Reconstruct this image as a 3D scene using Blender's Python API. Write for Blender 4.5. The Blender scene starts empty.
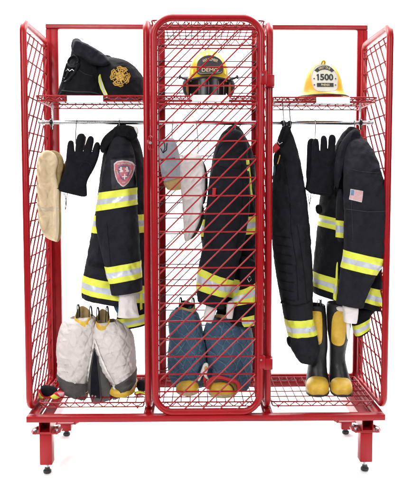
import bpy, bmesh, math, random
from mathutils import Vector, Matrix, noise, geometry
from mathutils.bvhtree import BVHTree
random.seed(7)
scn = bpy.context.scene
COL = scn.collection
PI = math.pi
R = math.radians

# ------------------------------------------------------------------ camera
FPX, PCX, PCY = 694.0, 206.5, 224.0
PITCH, YAW = math.atan(46/694.0), R(1.04)
CAMPOS = Vector((-0.052, -2.83, 1.24))
FW = Vector((math.sin(YAW)*math.cos(PITCH), math.cos(YAW)*math.cos(PITCH), -math.sin(PITCH)))
RT = Vector((math.cos(YAW), -math.sin(YAW), 0))
UP = RT.cross(FW)
def at(px, py, Y):
    """world point that sits at depth Y and is seen at photograph pixel px,py"""
    d = FW + RT*((px-PCX)/FPX) + UP*((PCY-py)/FPX)
    return CAMPOS + d*((Y-CAMPOS.y)/d.y)
cam = bpy.data.cameras.new('camera'); camo = bpy.data.objects.new('camera', cam); COL.objects.link(camo)
camo.matrix_world = Matrix.Translation(CAMPOS) @ Matrix((RT, UP, -FW)).transposed().to_4x4()
cam.sensor_fit = 'HORIZONTAL'; cam.sensor_width = 36.0; cam.lens = 36.0*FPX/413.0
cam.shift_y = -(243-PCY)/413.0
cam.clip_start = 0.1; cam.clip_end = 200
scn.camera = camo

# ------------------------------------------------------------------ materials
def node(nt, t, **kw):
    n = nt.nodes.new(t)
    for k, v in kw.items(): setattr(n, k, v)
    return n
KA = 0.74   # albedo trim for the bright studio exposure
def mat(name, col, rough=0.5, metal=0.0, spec=0.5, coat=0.0, var=0.0, vscale=9.0, dark=None,
        scuff=0.0, weave=0.0, wscale=500.0, crease=0.0, cscale=30.0, sheen=0.0, rvar=0.0, quilt=None):
    if metal < 0.5 and name not in ('white_sweep', 'white_label'):
        col = tuple(c*KA for c in col); dark = tuple(c*KA for c in dark) if dark else None
    m = bpy.data.materials.new(name); m.use_nodes = True
    nt = m.node_tree; b = nt.nodes['Principled BSDF']; L = nt.links.new
    b.inputs['Base Color'].default_value = (*col, 1); b.inputs['Roughness'].default_value = rough
    b.inputs['Metallic'].default_value = metal; b.inputs['Specular IOR Level'].default_value = spec
    b.inputs['Coat Weight'].default_value = coat; b.inputs['Coat Roughness'].default_value = 0.12
    b.inputs['Sheen Weight'].default_value = sheen
    tc = node(nt, 'ShaderNodeTexCoord')
    csock = None
    if var > 0:
        nz = node(nt, 'ShaderNodeTexNoise'); nz.inputs['Scale'].default_value = vscale; nz.inputs['Detail'].default_value = 6
        nz.inputs['Roughness'].default_value = 0.65
        L(tc.outputs['Object'], nz.inputs['Vector'])
        rp = node(nt, 'ShaderNodeValToRGB'); rp.color_ramp.elements[0].position = 0.3; rp.color_ramp.elements[1].position = 0.72
        d = dark or tuple(c*(1-var) for c in col)
        rp.color_ramp.elements[0].color = (*d, 1); rp.color_ramp.elements[1].color = (*[min(1, c*(1+var*0.5)) for c in col], 1)
        L(nz.outputs['Fac'], rp.inputs['Fac']); csock = rp.outputs['Color']
    if rvar > 0:
        n2 = node(nt, 'ShaderNodeTexNoise'); n2.inputs['Scale'].default_value = 40; n2.inputs['Detail'].default_value = 4
        L(tc.outputs['Object'], n2.inputs['Vector'])
        mr = node(nt, 'ShaderNodeMapRange'); mr.inputs['To Min'].default_value = rough-rvar; mr.inputs['To Max'].default_value = rough+rvar
        L(n2.outputs['Fac'], mr.inputs['Value']); L(mr.outputs['Result'], b.inputs['Roughness'])
    prev = None
    def bump(h, strength, dist):
        nonlocal prev
        bp = node(nt, 'ShaderNodeBump'); bp.inputs['Strength'].default_value = strength; bp.inputs['Distance'].default_value = dist
        L(h, bp.inputs['Height'])
        if prev: L(prev, bp.inputs['Normal'])
        prev = bp.outputs['Normal']
    if crease > 0:
        n3 = node(nt, 'ShaderNodeTexNoise'); n3.inputs['Scale'].default_value = cscale; n3.inputs['Detail'].default_value = 3
        n3.inputs['Distortion'].default_value = 0.6
        L(tc.outputs['Object'], n3.inputs['Vector']); bump(n3.outputs['Fac'], crease, 0.012)
    if quilt:
        qp, qcol, qamt = quilt       # ogee rows of stitching, cloth puffed up between them
        w0 = node(nt, 'ShaderNodeTexNoise'); w0.inputs['Scale'].default_value = 9
        L(tc.outputs['Object'], w0.inputs['Vector'])
        mx = node(nt, 'ShaderNodeMixRGB', blend_type='ADD'); mx.inputs['Fac'].default_value = 0.05
        L(tc.outputs['Object'], mx.inputs['Color1']); L(w0.outputs['Color'], mx.inputs['Color2'])
        sx = node(nt, 'ShaderNodeSeparateXYZ'); L(mx.outputs['Color'], sx.inputs['Vector'])
        def mth(op, a, b=None, c=None):
            n_ = node(nt, 'ShaderNodeMath', operation=op)
            for q, v in enumerate((a, b, c)):
                if v is None: continue
                if isinstance(v, (int, float)): n_.inputs[q].default_value = v
                else: L(v, n_.inputs[q])
            return n_.outputs[0]
        xx = mth('MULTIPLY_ADD', sx.outputs['Y'], 0.6, sx.outputs['X'])
        sn = mth('MULTIPLY', mth('SINE', mth('MULTIPLY', sx.outputs['Z'], 2*PI/(qp*1.7))), qp*0.25)
        d1 = mth('PINGPONG', mth('ADD', mth('ADD', xx, sn), 5.0), qp/2)
        d2 = mth('PINGPONG', mth('ADD', mth('SUBTRACT', xx, sn), 5.0+qp/2), qp/2)
        dm = mth('MINIMUM', d1, d2)
        mr_ = node(nt, 'ShaderNodeMapRange', interpolation_type='SMOOTHSTEP'); mr_.inputs['From Max'].default_value = qp*0.24; L(dm, mr_.inputs['Value'])
        bump(mr_.outputs['Result'], 0.42, 0.006)
        ml_ = node(nt, 'ShaderNodeMapRange'); ml_.inputs['From Min'].default_value = 0.0004; ml_.inputs['From Max'].default_value = 0.0013
        ml_.inputs['To Min'].default_value = qamt; ml_.inputs['To Max'].default_value = 0.0; L(dm, ml_.inputs['Value'])
        m2 = node(nt, 'ShaderNodeMixRGB'); m2.inputs['Color1'].default_value = (*col, 1); m2.inputs['Color2'].default_value = (*qcol, 1)
        if csock: L(csock, m2.inputs['Color1'])
        L(ml_.outputs['Result'], m2.inputs['Fac']); csock = m2.outputs['Color']
    if weave > 0:
        n4 = node(nt, 'ShaderNodeTexNoise'); n4.inputs['Scale'].default_value = wscale; n4.inputs['Detail'].default_value = 2
        L(tc.outputs['Object'], n4.inputs['Vector']); bump(n4.outputs['Fac'], weave, 0.0015)
    if scuff > 0:   # small rubbed spots and chips in the paint
        n5 = node(nt, 'ShaderNodeTexNoise'); n5.inputs['Scale'].default_value = 55; n5.inputs['Detail'].default_value = 8; n5.inputs['Roughness'].default_value = 0.75
        L(tc.outputs['Object'], n5.inputs['Vector'])
        r5 = node(nt, 'ShaderNodeValToRGB'); r5.color_ramp.elements[0].position = 0.655; r5.color_ramp.elements[1].position = 0.70
        r5.color_ramp.elements[1].color = (scuff,)*3+(1,)
        L(n5.outputs['Fac'], r5.inputs['Fac'])
        m5 = node(nt, 'ShaderNodeMixRGB'); m5.inputs['Color2'].default_value = (0.45, 0.16, 0.16, 1)
        L(r5.outputs['Color'], m5.inputs['Fac'])
        if csock: L(csock, m5.inputs['Color1'])
        csock = m5.outputs['Color']
    if csock: L(csock, b.inputs['Base Color'])
    if prev: L(prev, b.inputs['Normal'])
    return m
M = dict(
    red=mat('red_paint', (0.335, 0.0018, 0.0062), 0.37, spec=0.28, var=0.16, vscale=6, rvar=0.10, scuff=0.5),
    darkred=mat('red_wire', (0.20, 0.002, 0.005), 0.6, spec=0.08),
    chrome=mat('chrome', (0.50, 0.51, 0.53), 0.25, metal=1.0),
    steel=mat('steel', (0.42, 0.42, 0.43), 0.35, metal=1.0),
    rubber=mat('rubber', (0.018, 0.018, 0.020), 0.55, var=0.3),
    bootrub=mat('boot_rubber', (0.014, 0.014, 0.016), 0.48, spec=0.35, var=0.3, vscale=14, crease=0.15, cscale=20),
    boottoe=mat('boot_toe', (0.74, 0.475, 0.045), 0.45, spec=0.4, var=0.30, vscale=16, dark=(0.54, 0.32, 0.035), rvar=0.1),
    shell=mat('turnout_shell', (0.0165, 0.017, 0.0225), 0.88, spec=0.12, var=0.35, vscale=18, weave=0.5, wscale=650, crease=0.75, cscale=19),
    shell2=mat('turnout_shell_dark', (0.0085, 0.0085, 0.011), 0.88, spec=0.12, var=0.35, vscale=18, weave=0.5, wscale=650, crease=0.7, cscale=19),
    shell3=mat('turnout_shell_grey', (0.040, 0.041, 0.046), 0.85, spec=0.18, var=0.3, vscale=22, weave=0.5, wscale=650, crease=0.7, cscale=19),
    suede=mat('black_suede', (0.0105, 0.011, 0.015), 0.95, spec=0.1, var=0.4, vscale=30, weave=0.6, wscale=900, crease=0.4, cscale=45, sheen=0.02),
    tanleather=mat('tan_leather', (0.38, 0.16, 0.04), 0.7, var=0.4, vscale=30),
    lime=mat('lime_trim', (0.80, 0.84, 0.085), 0.6, spec=0.3, var=0.08, weave=0.4, wscale=500, crease=0.15),
    silver=mat('silver_trim', (0.60, 0.63, 0.70), 0.42, metal=0.15, spec=0.4, var=0.12, vscale=25, crease=0.15),
    cream=mat('cream_knit', (0.92, 0.74, 0.47), 0.9, spec=0.15, var=0.10, vscale=14, weave=0.7, wscale=420, crease=0.4, cscale=16),
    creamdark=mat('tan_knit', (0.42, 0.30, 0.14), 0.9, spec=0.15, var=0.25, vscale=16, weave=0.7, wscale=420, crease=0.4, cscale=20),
    whiteknit=mat('white_knit', (0.84, 0.79, 0.77), 0.9, spec=0.15, var=0.10, vscale=16, weave=0.7, wscale=420, crease=0.4, cscale=22),
    olive=mat('olive_lining', (0.045, 0.032, 0.014), 0.9, var=0.3),
    quiltw=mat('pale_quilt', (0.68, 0.62, 0.60), 0.85, spec=0.15, var=0.10, vscale=10, weave=0.5, quilt=(.052, (0.45, 0.40, 0.39), 0.5), crease=0.7, cscale=13),
    quiltb=mat('blue_quilt', (0.060, 0.118, 0.190), 0.75, spec=0.25, var=0.25, vscale=10, weave=0.4, quilt=(.046, (0.22, 0.33, 0.43), 0.38), crease=0.7, cscale=13),
    whitecloth=mat('white_binding', (0.78, 0.76, 0.72), 0.85, var=0.06, weave=0.5),
    hem=mat('charcoal_hem', (0.070, 0.065, 0.062), 0.8, var=0.25, vscale=20, weave=0.5, crease=0.3),
    greyglove=mat('grey_suede', (0.46, 0.51, 0.56), 0.9, var=0.15, vscale=25, weave=0.6, crease=0.5, cscale=35),
    tancuff=mat('tan_suede', (0.62, 0.42, 0.17), 0.9, var=0.2, vscale=25, weave=0.6, crease=0.4),
    helmet=mat('helmet_yellow', (0.66, 0.40, 0.006), 0.42, spec=0.22, coat=0.05, var=0.12, vscale=14, dark=(0.52, 0.28, 0.005), rvar=0.06),
    helmet2=mat('helmet_yellow_bright', (0.68, 0.47, 0.006), 0.40, spec=0.25, coat=0.05, var=0.10, vscale=12, dark=(0.52, 0.33, 0.007)),
    blackplastic=mat('black_plastic', (0.012, 0.012, 0.013), 0.3),
    visor=mat('smoked_visor', (0.005, 0.005, 0.006), 0.30, spec=0.3),
    leather=mat('black_leather', (0.016, 0.015, 0.018), 0.6, var=0.3, crease=0.2, cscale=60),
    shieldw=mat('ivory_shield', (0.72, 0.69, 0.58), 0.5, var=0.12, vscale=25),
    gold=mat('gold_thread', (0.72, 0.42, 0.045), 0.55, var=0.3, vscale=80, weave=0.5, wscale=300),
    cream_ink=mat('cream_lettering', (0.80, 0.70, 0.42), 0.6),
    ink=mat('black_lettering', (0.015, 0.015, 0.018), 0.5),
    label=mat('white_label', (0.86, 0.86, 0.86), 0.35),
    patchred=mat('patch_red', (0.56, 0.15, 0.18), 0.8, var=0.2, vscale=90, weave=0.6, wscale=500),
    patchblue=mat('patch_blue', (0.10, 0.13, 0.28), 0.8, var=0.2, vscale=90),
    patchpale=mat('patch_pale', (0.66, 0.55, 0.56), 0.8, var=0.12, vscale=120),
    flagred=mat('flag_red', (0.62, 0.30, 0.31), 0.8), flagblue=mat('flag_blue', (0.11, 0.19, 0.33), 0.8),
    redstrap=mat('red_strap', (0.55, 0.012, 0.02), 0.7, var=0.1, weave=0.5),
    pinkwhite=mat('faded_strap', (0.62, 0.36, 0.38), 0.7, var=0.2, weave=0.5),
    sole=mat('worn_sole', (0.55, 0.45, 0.26), 0.85, var=0.4, vscale=60, dark=(0.28, 0.20, 0.10)),
    bluecloth=mat('blue_lining', (0.03, 0.07, 0.13), 0.8, var=0.3),
    hookwire=mat('hook_wire', (0.16, 0.16, 0.17), 0.35, metal=1.0),
    sweep=mat('white_sweep', (0.96, 0.96, 0.96), 0.9, spec=0.05, var=0.01),
)

# ------------------------------------------------------------------ object helpers
def thing(name, label, cat, loc=(0, 0, 0), group=None):
    o = bpy.data.objects.new(name, None); COL.objects.link(o); o.location = loc; o.empty_display_size = 0.05
    o['label'] = label; o['category'] = cat
    if group: o['group'] = group
    return o
def rootloc(p):
    v = Vector((0, 0, 0))
    while p is not None: v = v + Vector(p.location); p = p.parent
    return v
def obj(name, bm, m, parent=None, loc=None, smooth=True, label=None):
    """link bm (world coordinates) as ONE mesh object"""
    if loc is None: loc = Vector((0, 0, 0))
    base = rootloc(parent) + Vector(loc)
    me = bpy.data.meshes.new(name)
    bmesh.ops.recalc_face_normals(bm, faces=bm.faces)
    bmesh.ops.translate(bm, vec=-base, verts=bm.verts)
    bm.to_mesh(me); bm.free()
    for x in (m if isinstance(m, (list, tuple)) else [m]): me.materials.append(x)
    if smooth:
        for p in me.polygons: p.use_smooth = True
        try: me.set_sharp_from_angle(angle=R(40))
        except Exception: pass
    o = bpy.data.objects.new(name, me); COL.objects.link(o); o.location = loc
    if parent is not None: o.parent = parent
    if label: o['label'] = label
    return o
def objs(name, bm, m, parent=None, smooth=True):
    """one object for every loose piece of bm"""
    seen = set()
    for v0 in list(bm.verts):
        if v0 in seen: continue
        st, comp = [v0], []
        seen.add(v0)
        while st:
            v = st.pop(); comp.append(v)
            for e in v.link_edges:
                w_ = e.other_vert(v)
                if w_ not in seen: seen.add(w_); st.append(w_)
        b = bmesh.new(); mp = {v: b.verts.new(v.co) for v in comp}; fs = {f for v in comp for f in v.link_faces}
        for f in fs: b.faces.new([mp[v] for v in f.verts]).material_index = f.material_index
        obj(name, b, m, parent, smooth=smooth)
    bm.free()
def tag(o, label, cat, group=None):
    o['label'] = label; o['category'] = cat
    if group: o['group'] = group
    return o
def BM(): return bmesh.new()
def frame_for(pts, closed):
    n = len(pts); tang = []
    for i in range(n):
        a = pts[(i-1) % n] if (closed or i > 0) else pts[i]
        b = pts[(i+1) % n] if (closed or i < n-1) else pts[i]
        t = (b-a); t = t.normalized() if t.length > 1e-9 else Vector((0, 0, 1)); tang.append(t)
    t0 = tang[0]; up = Vector((0, 1, 0)) if abs(t0.y) < 0.8 else Vector((1, 0, 0))
    nrm = (up - t0*up.dot(t0)).normalized(); fr = []
    for i in range(n):
        t = tang[i]; nn = nrm - t*nrm.dot(t)
        if nn.length < 1e-6: nn = t.orthogonal()
        nrm = nn.normalized(); fr.append((nrm, t.cross(nrm)))
    return fr
def tube(bm, pts, r, sides=8, closed=False, flat=(1, 1)):
    pts = [Vector(p) for p in pts]; fr = frame_for(pts, closed); n = len(pts)
    rr = r if isinstance(r, (list, tuple)) else [r]*n
    rings = []
    for i, p in enumerate(pts):
        a, b = fr[i]
        rings.append([bm.verts.new(p + a*(rr[i]*flat[0]*math.cos(2*PI*k/sides)) + b*(rr[i]*flat[1]*math.sin(2*PI*k/sides))) for k in range(sides)])
    m = n if closed else n-1
    for i in range(m):
        A = rings[i]; B = rings[(i+1) % n]
        for k in range(sides): bm.faces.new((A[k], A[(k+1) % sides], B[(k+1) % sides], B[k]))
    if not closed:
        bm.faces.new(rings[0][::-1]); bm.faces.new(rings[-1])
def rod(bm, a, b, r, sides=8): tube(bm, [a, b], r, sides)
def rounded(corners, rad, seg=6, closed=True):
    """polyline with rounded corners"""
    c = [Vector(p) for p in corners]; n = len(c); out = []
    for i in range(n):
        if not closed and (i == 0 or i == n-1): out.append(c[i]); continue
        p0, p, p1 = c[(i-1) % n], c[i], c[(i+1) % n]
        d0 = (p0-p); d1 = (p1-p); r_ = min(rad[i] if isinstance(rad, (list, tuple)) else rad, d0.length*0.49, d1.length*0.49)
        a = p + d0.normalized()*r_; b = p + d1.normalized()*r_
        ce = a + b - p
        for k in range(seg+1):
            t = k/seg*PI/2
            out.append(ce + (a-ce)*math.cos(t) + (b-ce)*math.sin(t))
    return out
def box(bm, lo, hi, bev=0.0, mi=0):
    lo, hi = Vector(lo), Vector(hi)
    b2 = bmesh.new(); bmesh.ops.create_cube(b2, size=1)
    for v in b2.verts:
        v.co = Vector(((lo.x+hi.x)/2 + v.co.x*(hi.x-lo.x), (lo.y+hi.y)/2 + v.co.y*(hi.y-lo.y), (lo.z+hi.z)/2 + v.co.z*(hi.z-lo.z)))
    if bev > 0: bmesh.ops.bevel(b2, geom=b2.edges[:], offset=bev, segments=2, affect='EDGES', profile=0.5)
    for f in b2.faces: f.material_index = mi
    join(bm, b2)
def join(bm, b2):
    mp = {v: bm.verts.new(v.co) for v in b2.verts}
    for f in b2.faces:
        try: nf = bm.faces.new([mp[v] for v in f.verts]); nf.material_index = f.material_index
        except ValueError: pass
    b2.free()
def disc(bm, c, axis, r, h, sides=20, bev=0.0):
    a = Vector(axis).normalized()
    if bev: tube(bm, [Vector(c)-a*h/2, Vector(c)-a*(h/2-bev), Vector(c)+a*(h/2-bev), Vector(c)+a*h/2], [r-bev, r, r, r-bev], sides)
    else: tube(bm, [Vector(c)-a*h/2, Vector(c)+a*h/2], r, sides)
def catmull(vals, t):
    n = len(vals)-1; i = min(int(t), n-1) if t < n else n-1; f = t-i
    p1, p2 = vals[i], vals[i+1]; p0 = vals[i-1] if i > 0 else p1; p3 = vals[i+2] if i+2 <= n else p2
    return [0.5*((2*b)+(-a+c)*f+(2*a-5*b+4*c-d)*f*f+(-a+3*b-3*c+d)*f**3) for a, b, c, d in zip(p0, p1, p2, p3)]
def fold(p, amp, seed, fs=(1, 1, 1)):
    q = Vector((p.x*fs[0]+seed*3.7, p.y*fs[1]+seed*1.3, p.z*fs[2]))
    a = noise.noise(Vector((q.x*15, q.y*15, q.z*4.5)))
    sh = Vector((q.x*34+q.z*14, q.y*30, q.z*17-q.x*10))
    b = 1-abs(noise.noise(sh))*2.2
    c = noise.noise(Vector((q.x*60, q.y*60, q.z*45)))
    b = max(-.6, b); d = 1-abs(noise.noise(Vector((q.x*22-q.z*20+5, q.y*22, q.z*9+q.x*8))))*3
    return amp*(a*1.1 + b*0.5 + max(0, d)*0.55 + c*0.18)
class Loft:
    """cloth volume through rows (lx,ly,rx,ry,Y,halfdepth) given as what is seen at left and right edge"""
    def __init__(s, rows, amp=0.006, seed=1, e=0.85, fs=(1, 1, 1), smooth=True):
        s.rows = []
        for (lx, ly, rx, ry, Y, hd) in rows:
            YL, YR_ = Y if isinstance(Y, tuple) else (Y, Y); a = at(lx, ly, YL); b = at(rx, ry, YR_); s.rows.append([*a, *b, hd])
        s.amp, s.seed, s.e, s.fs, s.n = amp, seed, e, fs, len(rows)-1
    def pt(s, u, t, off=0.0, sc=1.0):
        v = catmull(s.rows, max(0, min(s.n, t)))
        L_, R_ = Vector(v[0:3]), Vector(v[3:6]); hd = v[6]; mid = (L_+R_)/2; h = (R_-L_)/2
        c, q = math.cos(u), math.sin(u)
        cc = math.copysign(abs(c)**s.e, c); qq = math.copysign(abs(q)**s.e, q)
        p = mid + h*(cc*sc) + Vector((0, hd*qq*sc, 0))
        a = max(h.length, 1e-4); nn = (h.normalized()*(cc/a) + Vector((0, 1, 0))*(qq/max(hd, 1e-4)))
        nn = nn.normalized() if nn.length > 0 else Vector((0, -1, 0))
        edge = 1.0 - 0.72*abs(cc)**3
        return p + nn*((fold(p, s.amp, s.seed, s.fs)*edge if s.amp else 0)*sc + off)
    def mesh(s, bm, steps=10, N=72, top='round', bot='open', t0=0.0, t1=None, off=0.0):
        t1 = s.n if t1 is None else t1
        K = max(2, int((t1-t0)*steps)); rings = []
        if top == 'round':
            for sc, dz in ((0.35, 0.012), (0.7, 0.008), (0.92, 0.003)):
                rings.append([bm.verts.new(s.pt(2*PI*k/N, t0, 0, sc)+Vector((0, 0, dz))) for k in range(N)])
        for i in range(K+1):
            t = t0+(t1-t0)*i/K
            rings.append([bm.verts.new(s.pt(2*PI*k/N, t, off)) for k in range(N)])
        if bot == 'open':
            for sc, dz in ((0.93, -0.002), (0.86, 0.004), (0.82, 0.035)):
                rings.append([bm.verts.new(s.pt(2*PI*k/N, t1, 0, sc)+Vector((0, 0, dz))) for k in range(N)])
        if bot == 'round':
            for sc, dz in ((0.93, -0.003), (0.72, -0.008), (0.4, -0.011)):
                rings.append([bm.verts.new(s.pt(2*PI*k/N, t1, 0, sc)+Vector((0, 0, dz))) for k in range(N)])
        if top == 'open':
            pre = []
            for sc, dz in ((0.80, -0.05), (0.86, -0.004), (0.94, 0.003)):
                pre.append([bm.verts.new(s.pt(2*PI*k/N, t0, 0, sc)+Vector((0, 0, dz))) for k in range(N)])
            rings = pre+rings
        for A, B in zip(rings[:-1], rings[1:]):
            for k in range(N): bm.faces.new((A[k], A[(k+1) % N], B[(k+1) % N], B[k]))
        bm.faces.new(rings[0][::-1]); bm.faces.new(rings[-1])
        return bm
    def band(s, bm, ts, te, u0=0, u1=2*PI, off=0.0025, cuts=(0.34, 0.66), N=72, mi=(0, 1, 0)):
        """three-strip trim wrapped round the loft, with turned-in edges"""
        full = abs((u1-u0)-2*PI) < 1e-6
        def ring(f, o): return [bm.verts.new(s.pt(u0+(u1-u0)*k/N, ts+(te-ts)*f, o)) for k in range(N if full else N+1)]
        es = [0.0, *cuts, 1.0]; seq = [(0.0, 0.0)]
        spans = []
        prev = ring(0.0, -0.001); cur = ring(0.0, off)
        def stitch(A, B, m):
            n = len(A)
            for k in range(n if full else n-1):
                f = bm.faces.new((A[k], A[(k+1) % n], B[(k+1) % n], B[k])); f.material_index = m
        stitch(prev, cur, mi[0])
        for j in range(len(es)-1):
            n = 4
            for q in range(1, n+1):
                nx = ring(es[j]+(es[j+1]-es[j])*q/n, off); stitch(cur, nx, mi[j]); cur = nx
        stitch(cur, ring(1.0, -0.001), mi[-1])
        return bm
def inside(x, y, P):
    r = False; n = len(P); j = n-1
    for i in range(n):
        xi, yi = P[i]; xj, yj = P[j]
        if (yi > y) != (yj > y) and x < (xj-xi)*(y-yi)/(yj-yi)+xi: r = not r
        j = i
    return r
def nearest(x, y, P):
    best = 1e9; bp = None; n = len(P)
    for i in range(n):
        ax, ay = P[i]; bx, by = P[(i+1) % n]; dx, dy = bx-ax, by-ay; l = dx*dx+dy*dy
        t = max(0, min(1, ((x-ax)*dx+(y-ay)*dy)/l)) if l > 0 else 0
        qx, qy = ax+dx*t, ay+dy*t; d = (qx-x)**2+(qy-y)**2
        if d < best: best = d; bp = (qx, qy)
    return math.sqrt(best), bp
def smoothpoly(P, it=2):
    for _ in range(it):
        Q = []
        for i in range(len(P)):
            a = P[i]; b = P[(i+1) % len(P)]
            Q.append((a[0]*.75+b[0]*.25, a[1]*.75+b[1]*.25)); Q.append((a[0]*.25+b[0]*.75, a[1]*.25+b[1]*.75))
        P = Q
    return P
def grid_in(P, step):
    xs = [p[0] for p in P]; ys = [p[1] for p in P]
    nx = int((max(xs)-min(xs))/step)+3; ny = int((max(ys)-min(ys))/step)+3; x0 = min(xs)-step; y0 = min(ys)-step
    cells = [(i, j) for i in range(nx) for j in range(ny) if inside(x0+(i+.5)*step, y0+(j+.5)*step, P)]
    cs = set(cells); vs = {}
    for i, j in cells:
        for di in (0, 1):
            for dj in (0, 1): vs.setdefault((i+di, j+dj), 0); vs[(i+di, j+dj)] += 1
    pos = {}
    for (i, j), c in vs.items():
        x, y = x0+i*step, y0+j*step; d, q = nearest(x, y, P)
        if c < 4: pos[(i, j)] = (*q, 0.0)
        else: pos[(i, j)] = (x, y, max(d, step*0.5))
    return cells, pos
def inflate(bm, poly, Y, T, Rr, step=0.003, amp=0.002, seed=1, sm=2, back=1.0, lean=0.0, bulge=None):
    """soft solid with the given seen outline (photograph pixels at depth Y), T half thickness, Rr edge rounding radius"""
    P = [(at(x, y, Y).x, at(x, y, Y).z) for x, y in poly]; P = smoothpoly(P, sm)
    cells, pos = grid_in(P, step); zt = max(p[1] for p in P)
    F, B = {}, {}
    for k, (x, z, d) in pos.items():
        q = min(d/Rr, 1.0); h = T*math.sqrt(max(0, 1-(1-q)**2)); yy = Y+lean*(zt-z)
        p = Vector((x, yy-h, z))
        w = fold(p, amp, seed)*q
        if bulge: w += bulge(x, z)*q
        F[k] = bm.verts.new((x, yy-h-w, z))
        B[k] = F[k] if d == 0 else bm.verts.new((x, yy+h*back+w, z))
    for (i, j) in cells:
        ks = [(i, j), (i+1, j), (i+1, j+1), (i, j+1)]
        try: bm.faces.new([F[k] for k in ks])
        except ValueError: pass
        bb = [B[k] for k in reversed(ks)]
        if any(F[k] is not B[k] for k in ks):
            try: bm.faces.new(bb)
            except ValueError: pass
    return bm
def bvh_of(*objs):
    V, F = [], []
    for o in objs:
        b = len(V); base = rootloc(o)
        V += [v.co+base for v in o.data.vertices]; F += [[b+i for i in p.vertices] for p in o.data.polygons]
    return BVHTree.FromPolygons(V, F)
def hity(bvh, x, z, default):
    h = bvh.ray_cast(Vector((x, -1.0, z)), Vector((0, 1, 0)))
    return h[0].y if h[0] is not None else default
def patch(bm, poly, Y, bvh, off=0.002, step=0.003, thick=0.0015, mi=0, sm=0, px=True):
    """thin sewn-on shape that follows the cloth below it"""
    P = [(at(x, y, Y).x, at(x, y, Y).z) for x, y in poly] if px else list(poly)
    if sm: P = smoothpoly(P, sm)
    cells, pos = grid_in(P, step); A, B = {}, {}
    for k, (x, z, d) in pos.items():
        y = hity(bvh, x, z, Y)
        A[k] = bm.verts.new((x, y-off, z)); B[k] = bm.verts.new((x, y-off+thick, z))
    cs = set(cells)
    for (i, j) in cells:
        ks = [(i, j), (i+1, j), (i+1, j+1), (i, j+1)]
        f = bm.faces.new([A[k] for k in ks]); f.material_index = mi
        f = bm.faces.new([B[k] for k in reversed(ks)]); f.material_index = mi
        for (di, dj, a, b) in ((0, -1, 0, 1), (1, 0, 1, 2), (0, 1, 2, 3), (-1, 0, 3, 0)):
            if (i+di, j+dj) not in cs:
                f = bm.faces.new((A[ks[b]], A[ks[a]], B[ks[a]], B[ks[b]])); f.material_index = mi
    return bm
def seam(bm, pts, Y, bvh, r=0.0011, off=0.0008):
    P = []
    for (a, b) in zip(pts[:-1], pts[1:]):
        A, B = at(*a, Y), at(*b, Y); n = max(2, int((B-A).length/0.008))
        for k in range(n): P.append(A.lerp(B, k/n))
    P.append(at(*pts[-1], Y))
    tube(bm, [Vector((p.x, hity(bvh, p.x, p.z, Y)-off, p.z)) for p in P], r, 6)
def text_bm(bm, s, c, width, height, depth, surf, arc=None, mi=0, slant=0.0, bold=0.0, rot=0.0):
    """lettering centred on c=(x,z), laid on surf(x,z)->y"""
    cu = bpy.data.curves.new('lettering', 'FONT'); cu.body = s; cu.align_x = 'CENTER'; cu.align_y = 'CENTER'
    cu.size = 1; cu.extrude = 0.0; cu.offset = bold
    o = bpy.data.objects.new('lettering', cu); COL.objects.link(o); bpy.context.view_layer.update()
    me = bpy.data.meshes.new_from_object(o.evaluated_get(bpy.context.evaluated_depsgraph_get()))
    bpy.data.objects.remove(o); bpy.data.curves.remove(cu)
    xs = [v.co.x for v in me.vertices]; ys = [v.co.y for v in me.vertices]
    w = max(xs)-min(xs); h = max(ys)-min(ys); mx = (max(xs)+min(xs))/2; my = (max(ys)+min(ys))/2
    t = bmesh.new(); t.from_mesh(me); bpy.data.meshes.remove(me)
    def mp(v):
        x = (v.x-mx)/w*width; z = (v.y-my)/h*height
        if arc:
            a = x/arc; x, z = math.sin(a)*(arc+z), math.cos(a)*(arc+z)-arc
        x, z = x*math.cos(rot)-z*math.sin(rot), x*math.sin(rot)+z*math.cos(rot)
        x, z = c[0]+x+slant*z, c[1]+z
        return x, z
    mpv = {}
    for v in t.verts:
        x, z = mp(v.co); mpv[v] = (bm.verts.new((x, surf(x, z)-depth, z)), bm.verts.new((x, surf(x, z)+0.0005, z)))
    for f in t.faces:
        nf = bm.faces.new([mpv[v][0] for v in f.verts]); nf.material_index = mi
    for e in t.edges:
        if len(e.link_faces) == 1:
            a, b = e.verts
            try: nf = bm.faces.new((mpv[a][0], mpv[b][0], mpv[b][1], mpv[a][1])); nf.material_index = mi
            except ValueError: pass
    t.free()

# ================================================================== SETTING: white sweep
bm = BM()
prof = [(-1.1, 0.0), (1.6, 0.0)] + [(1.6+1.2*math.sin(a*PI/24), 1.2-1.2*math.cos(a*PI/24)) for a in range(1, 13)] + [(2.8, 7.0)]
va = [[bm.verts.new((x, y, z)) for y, z in prof] for x in (-4.5, 4.5)]
for k in range(len(prof)-1): bm.faces.new((va[0][k], va[1][k], va[1][k+1], va[0][k+1]))
o = obj('floor', bm, M['sweep']); o['kind'] = 'structure'

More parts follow.
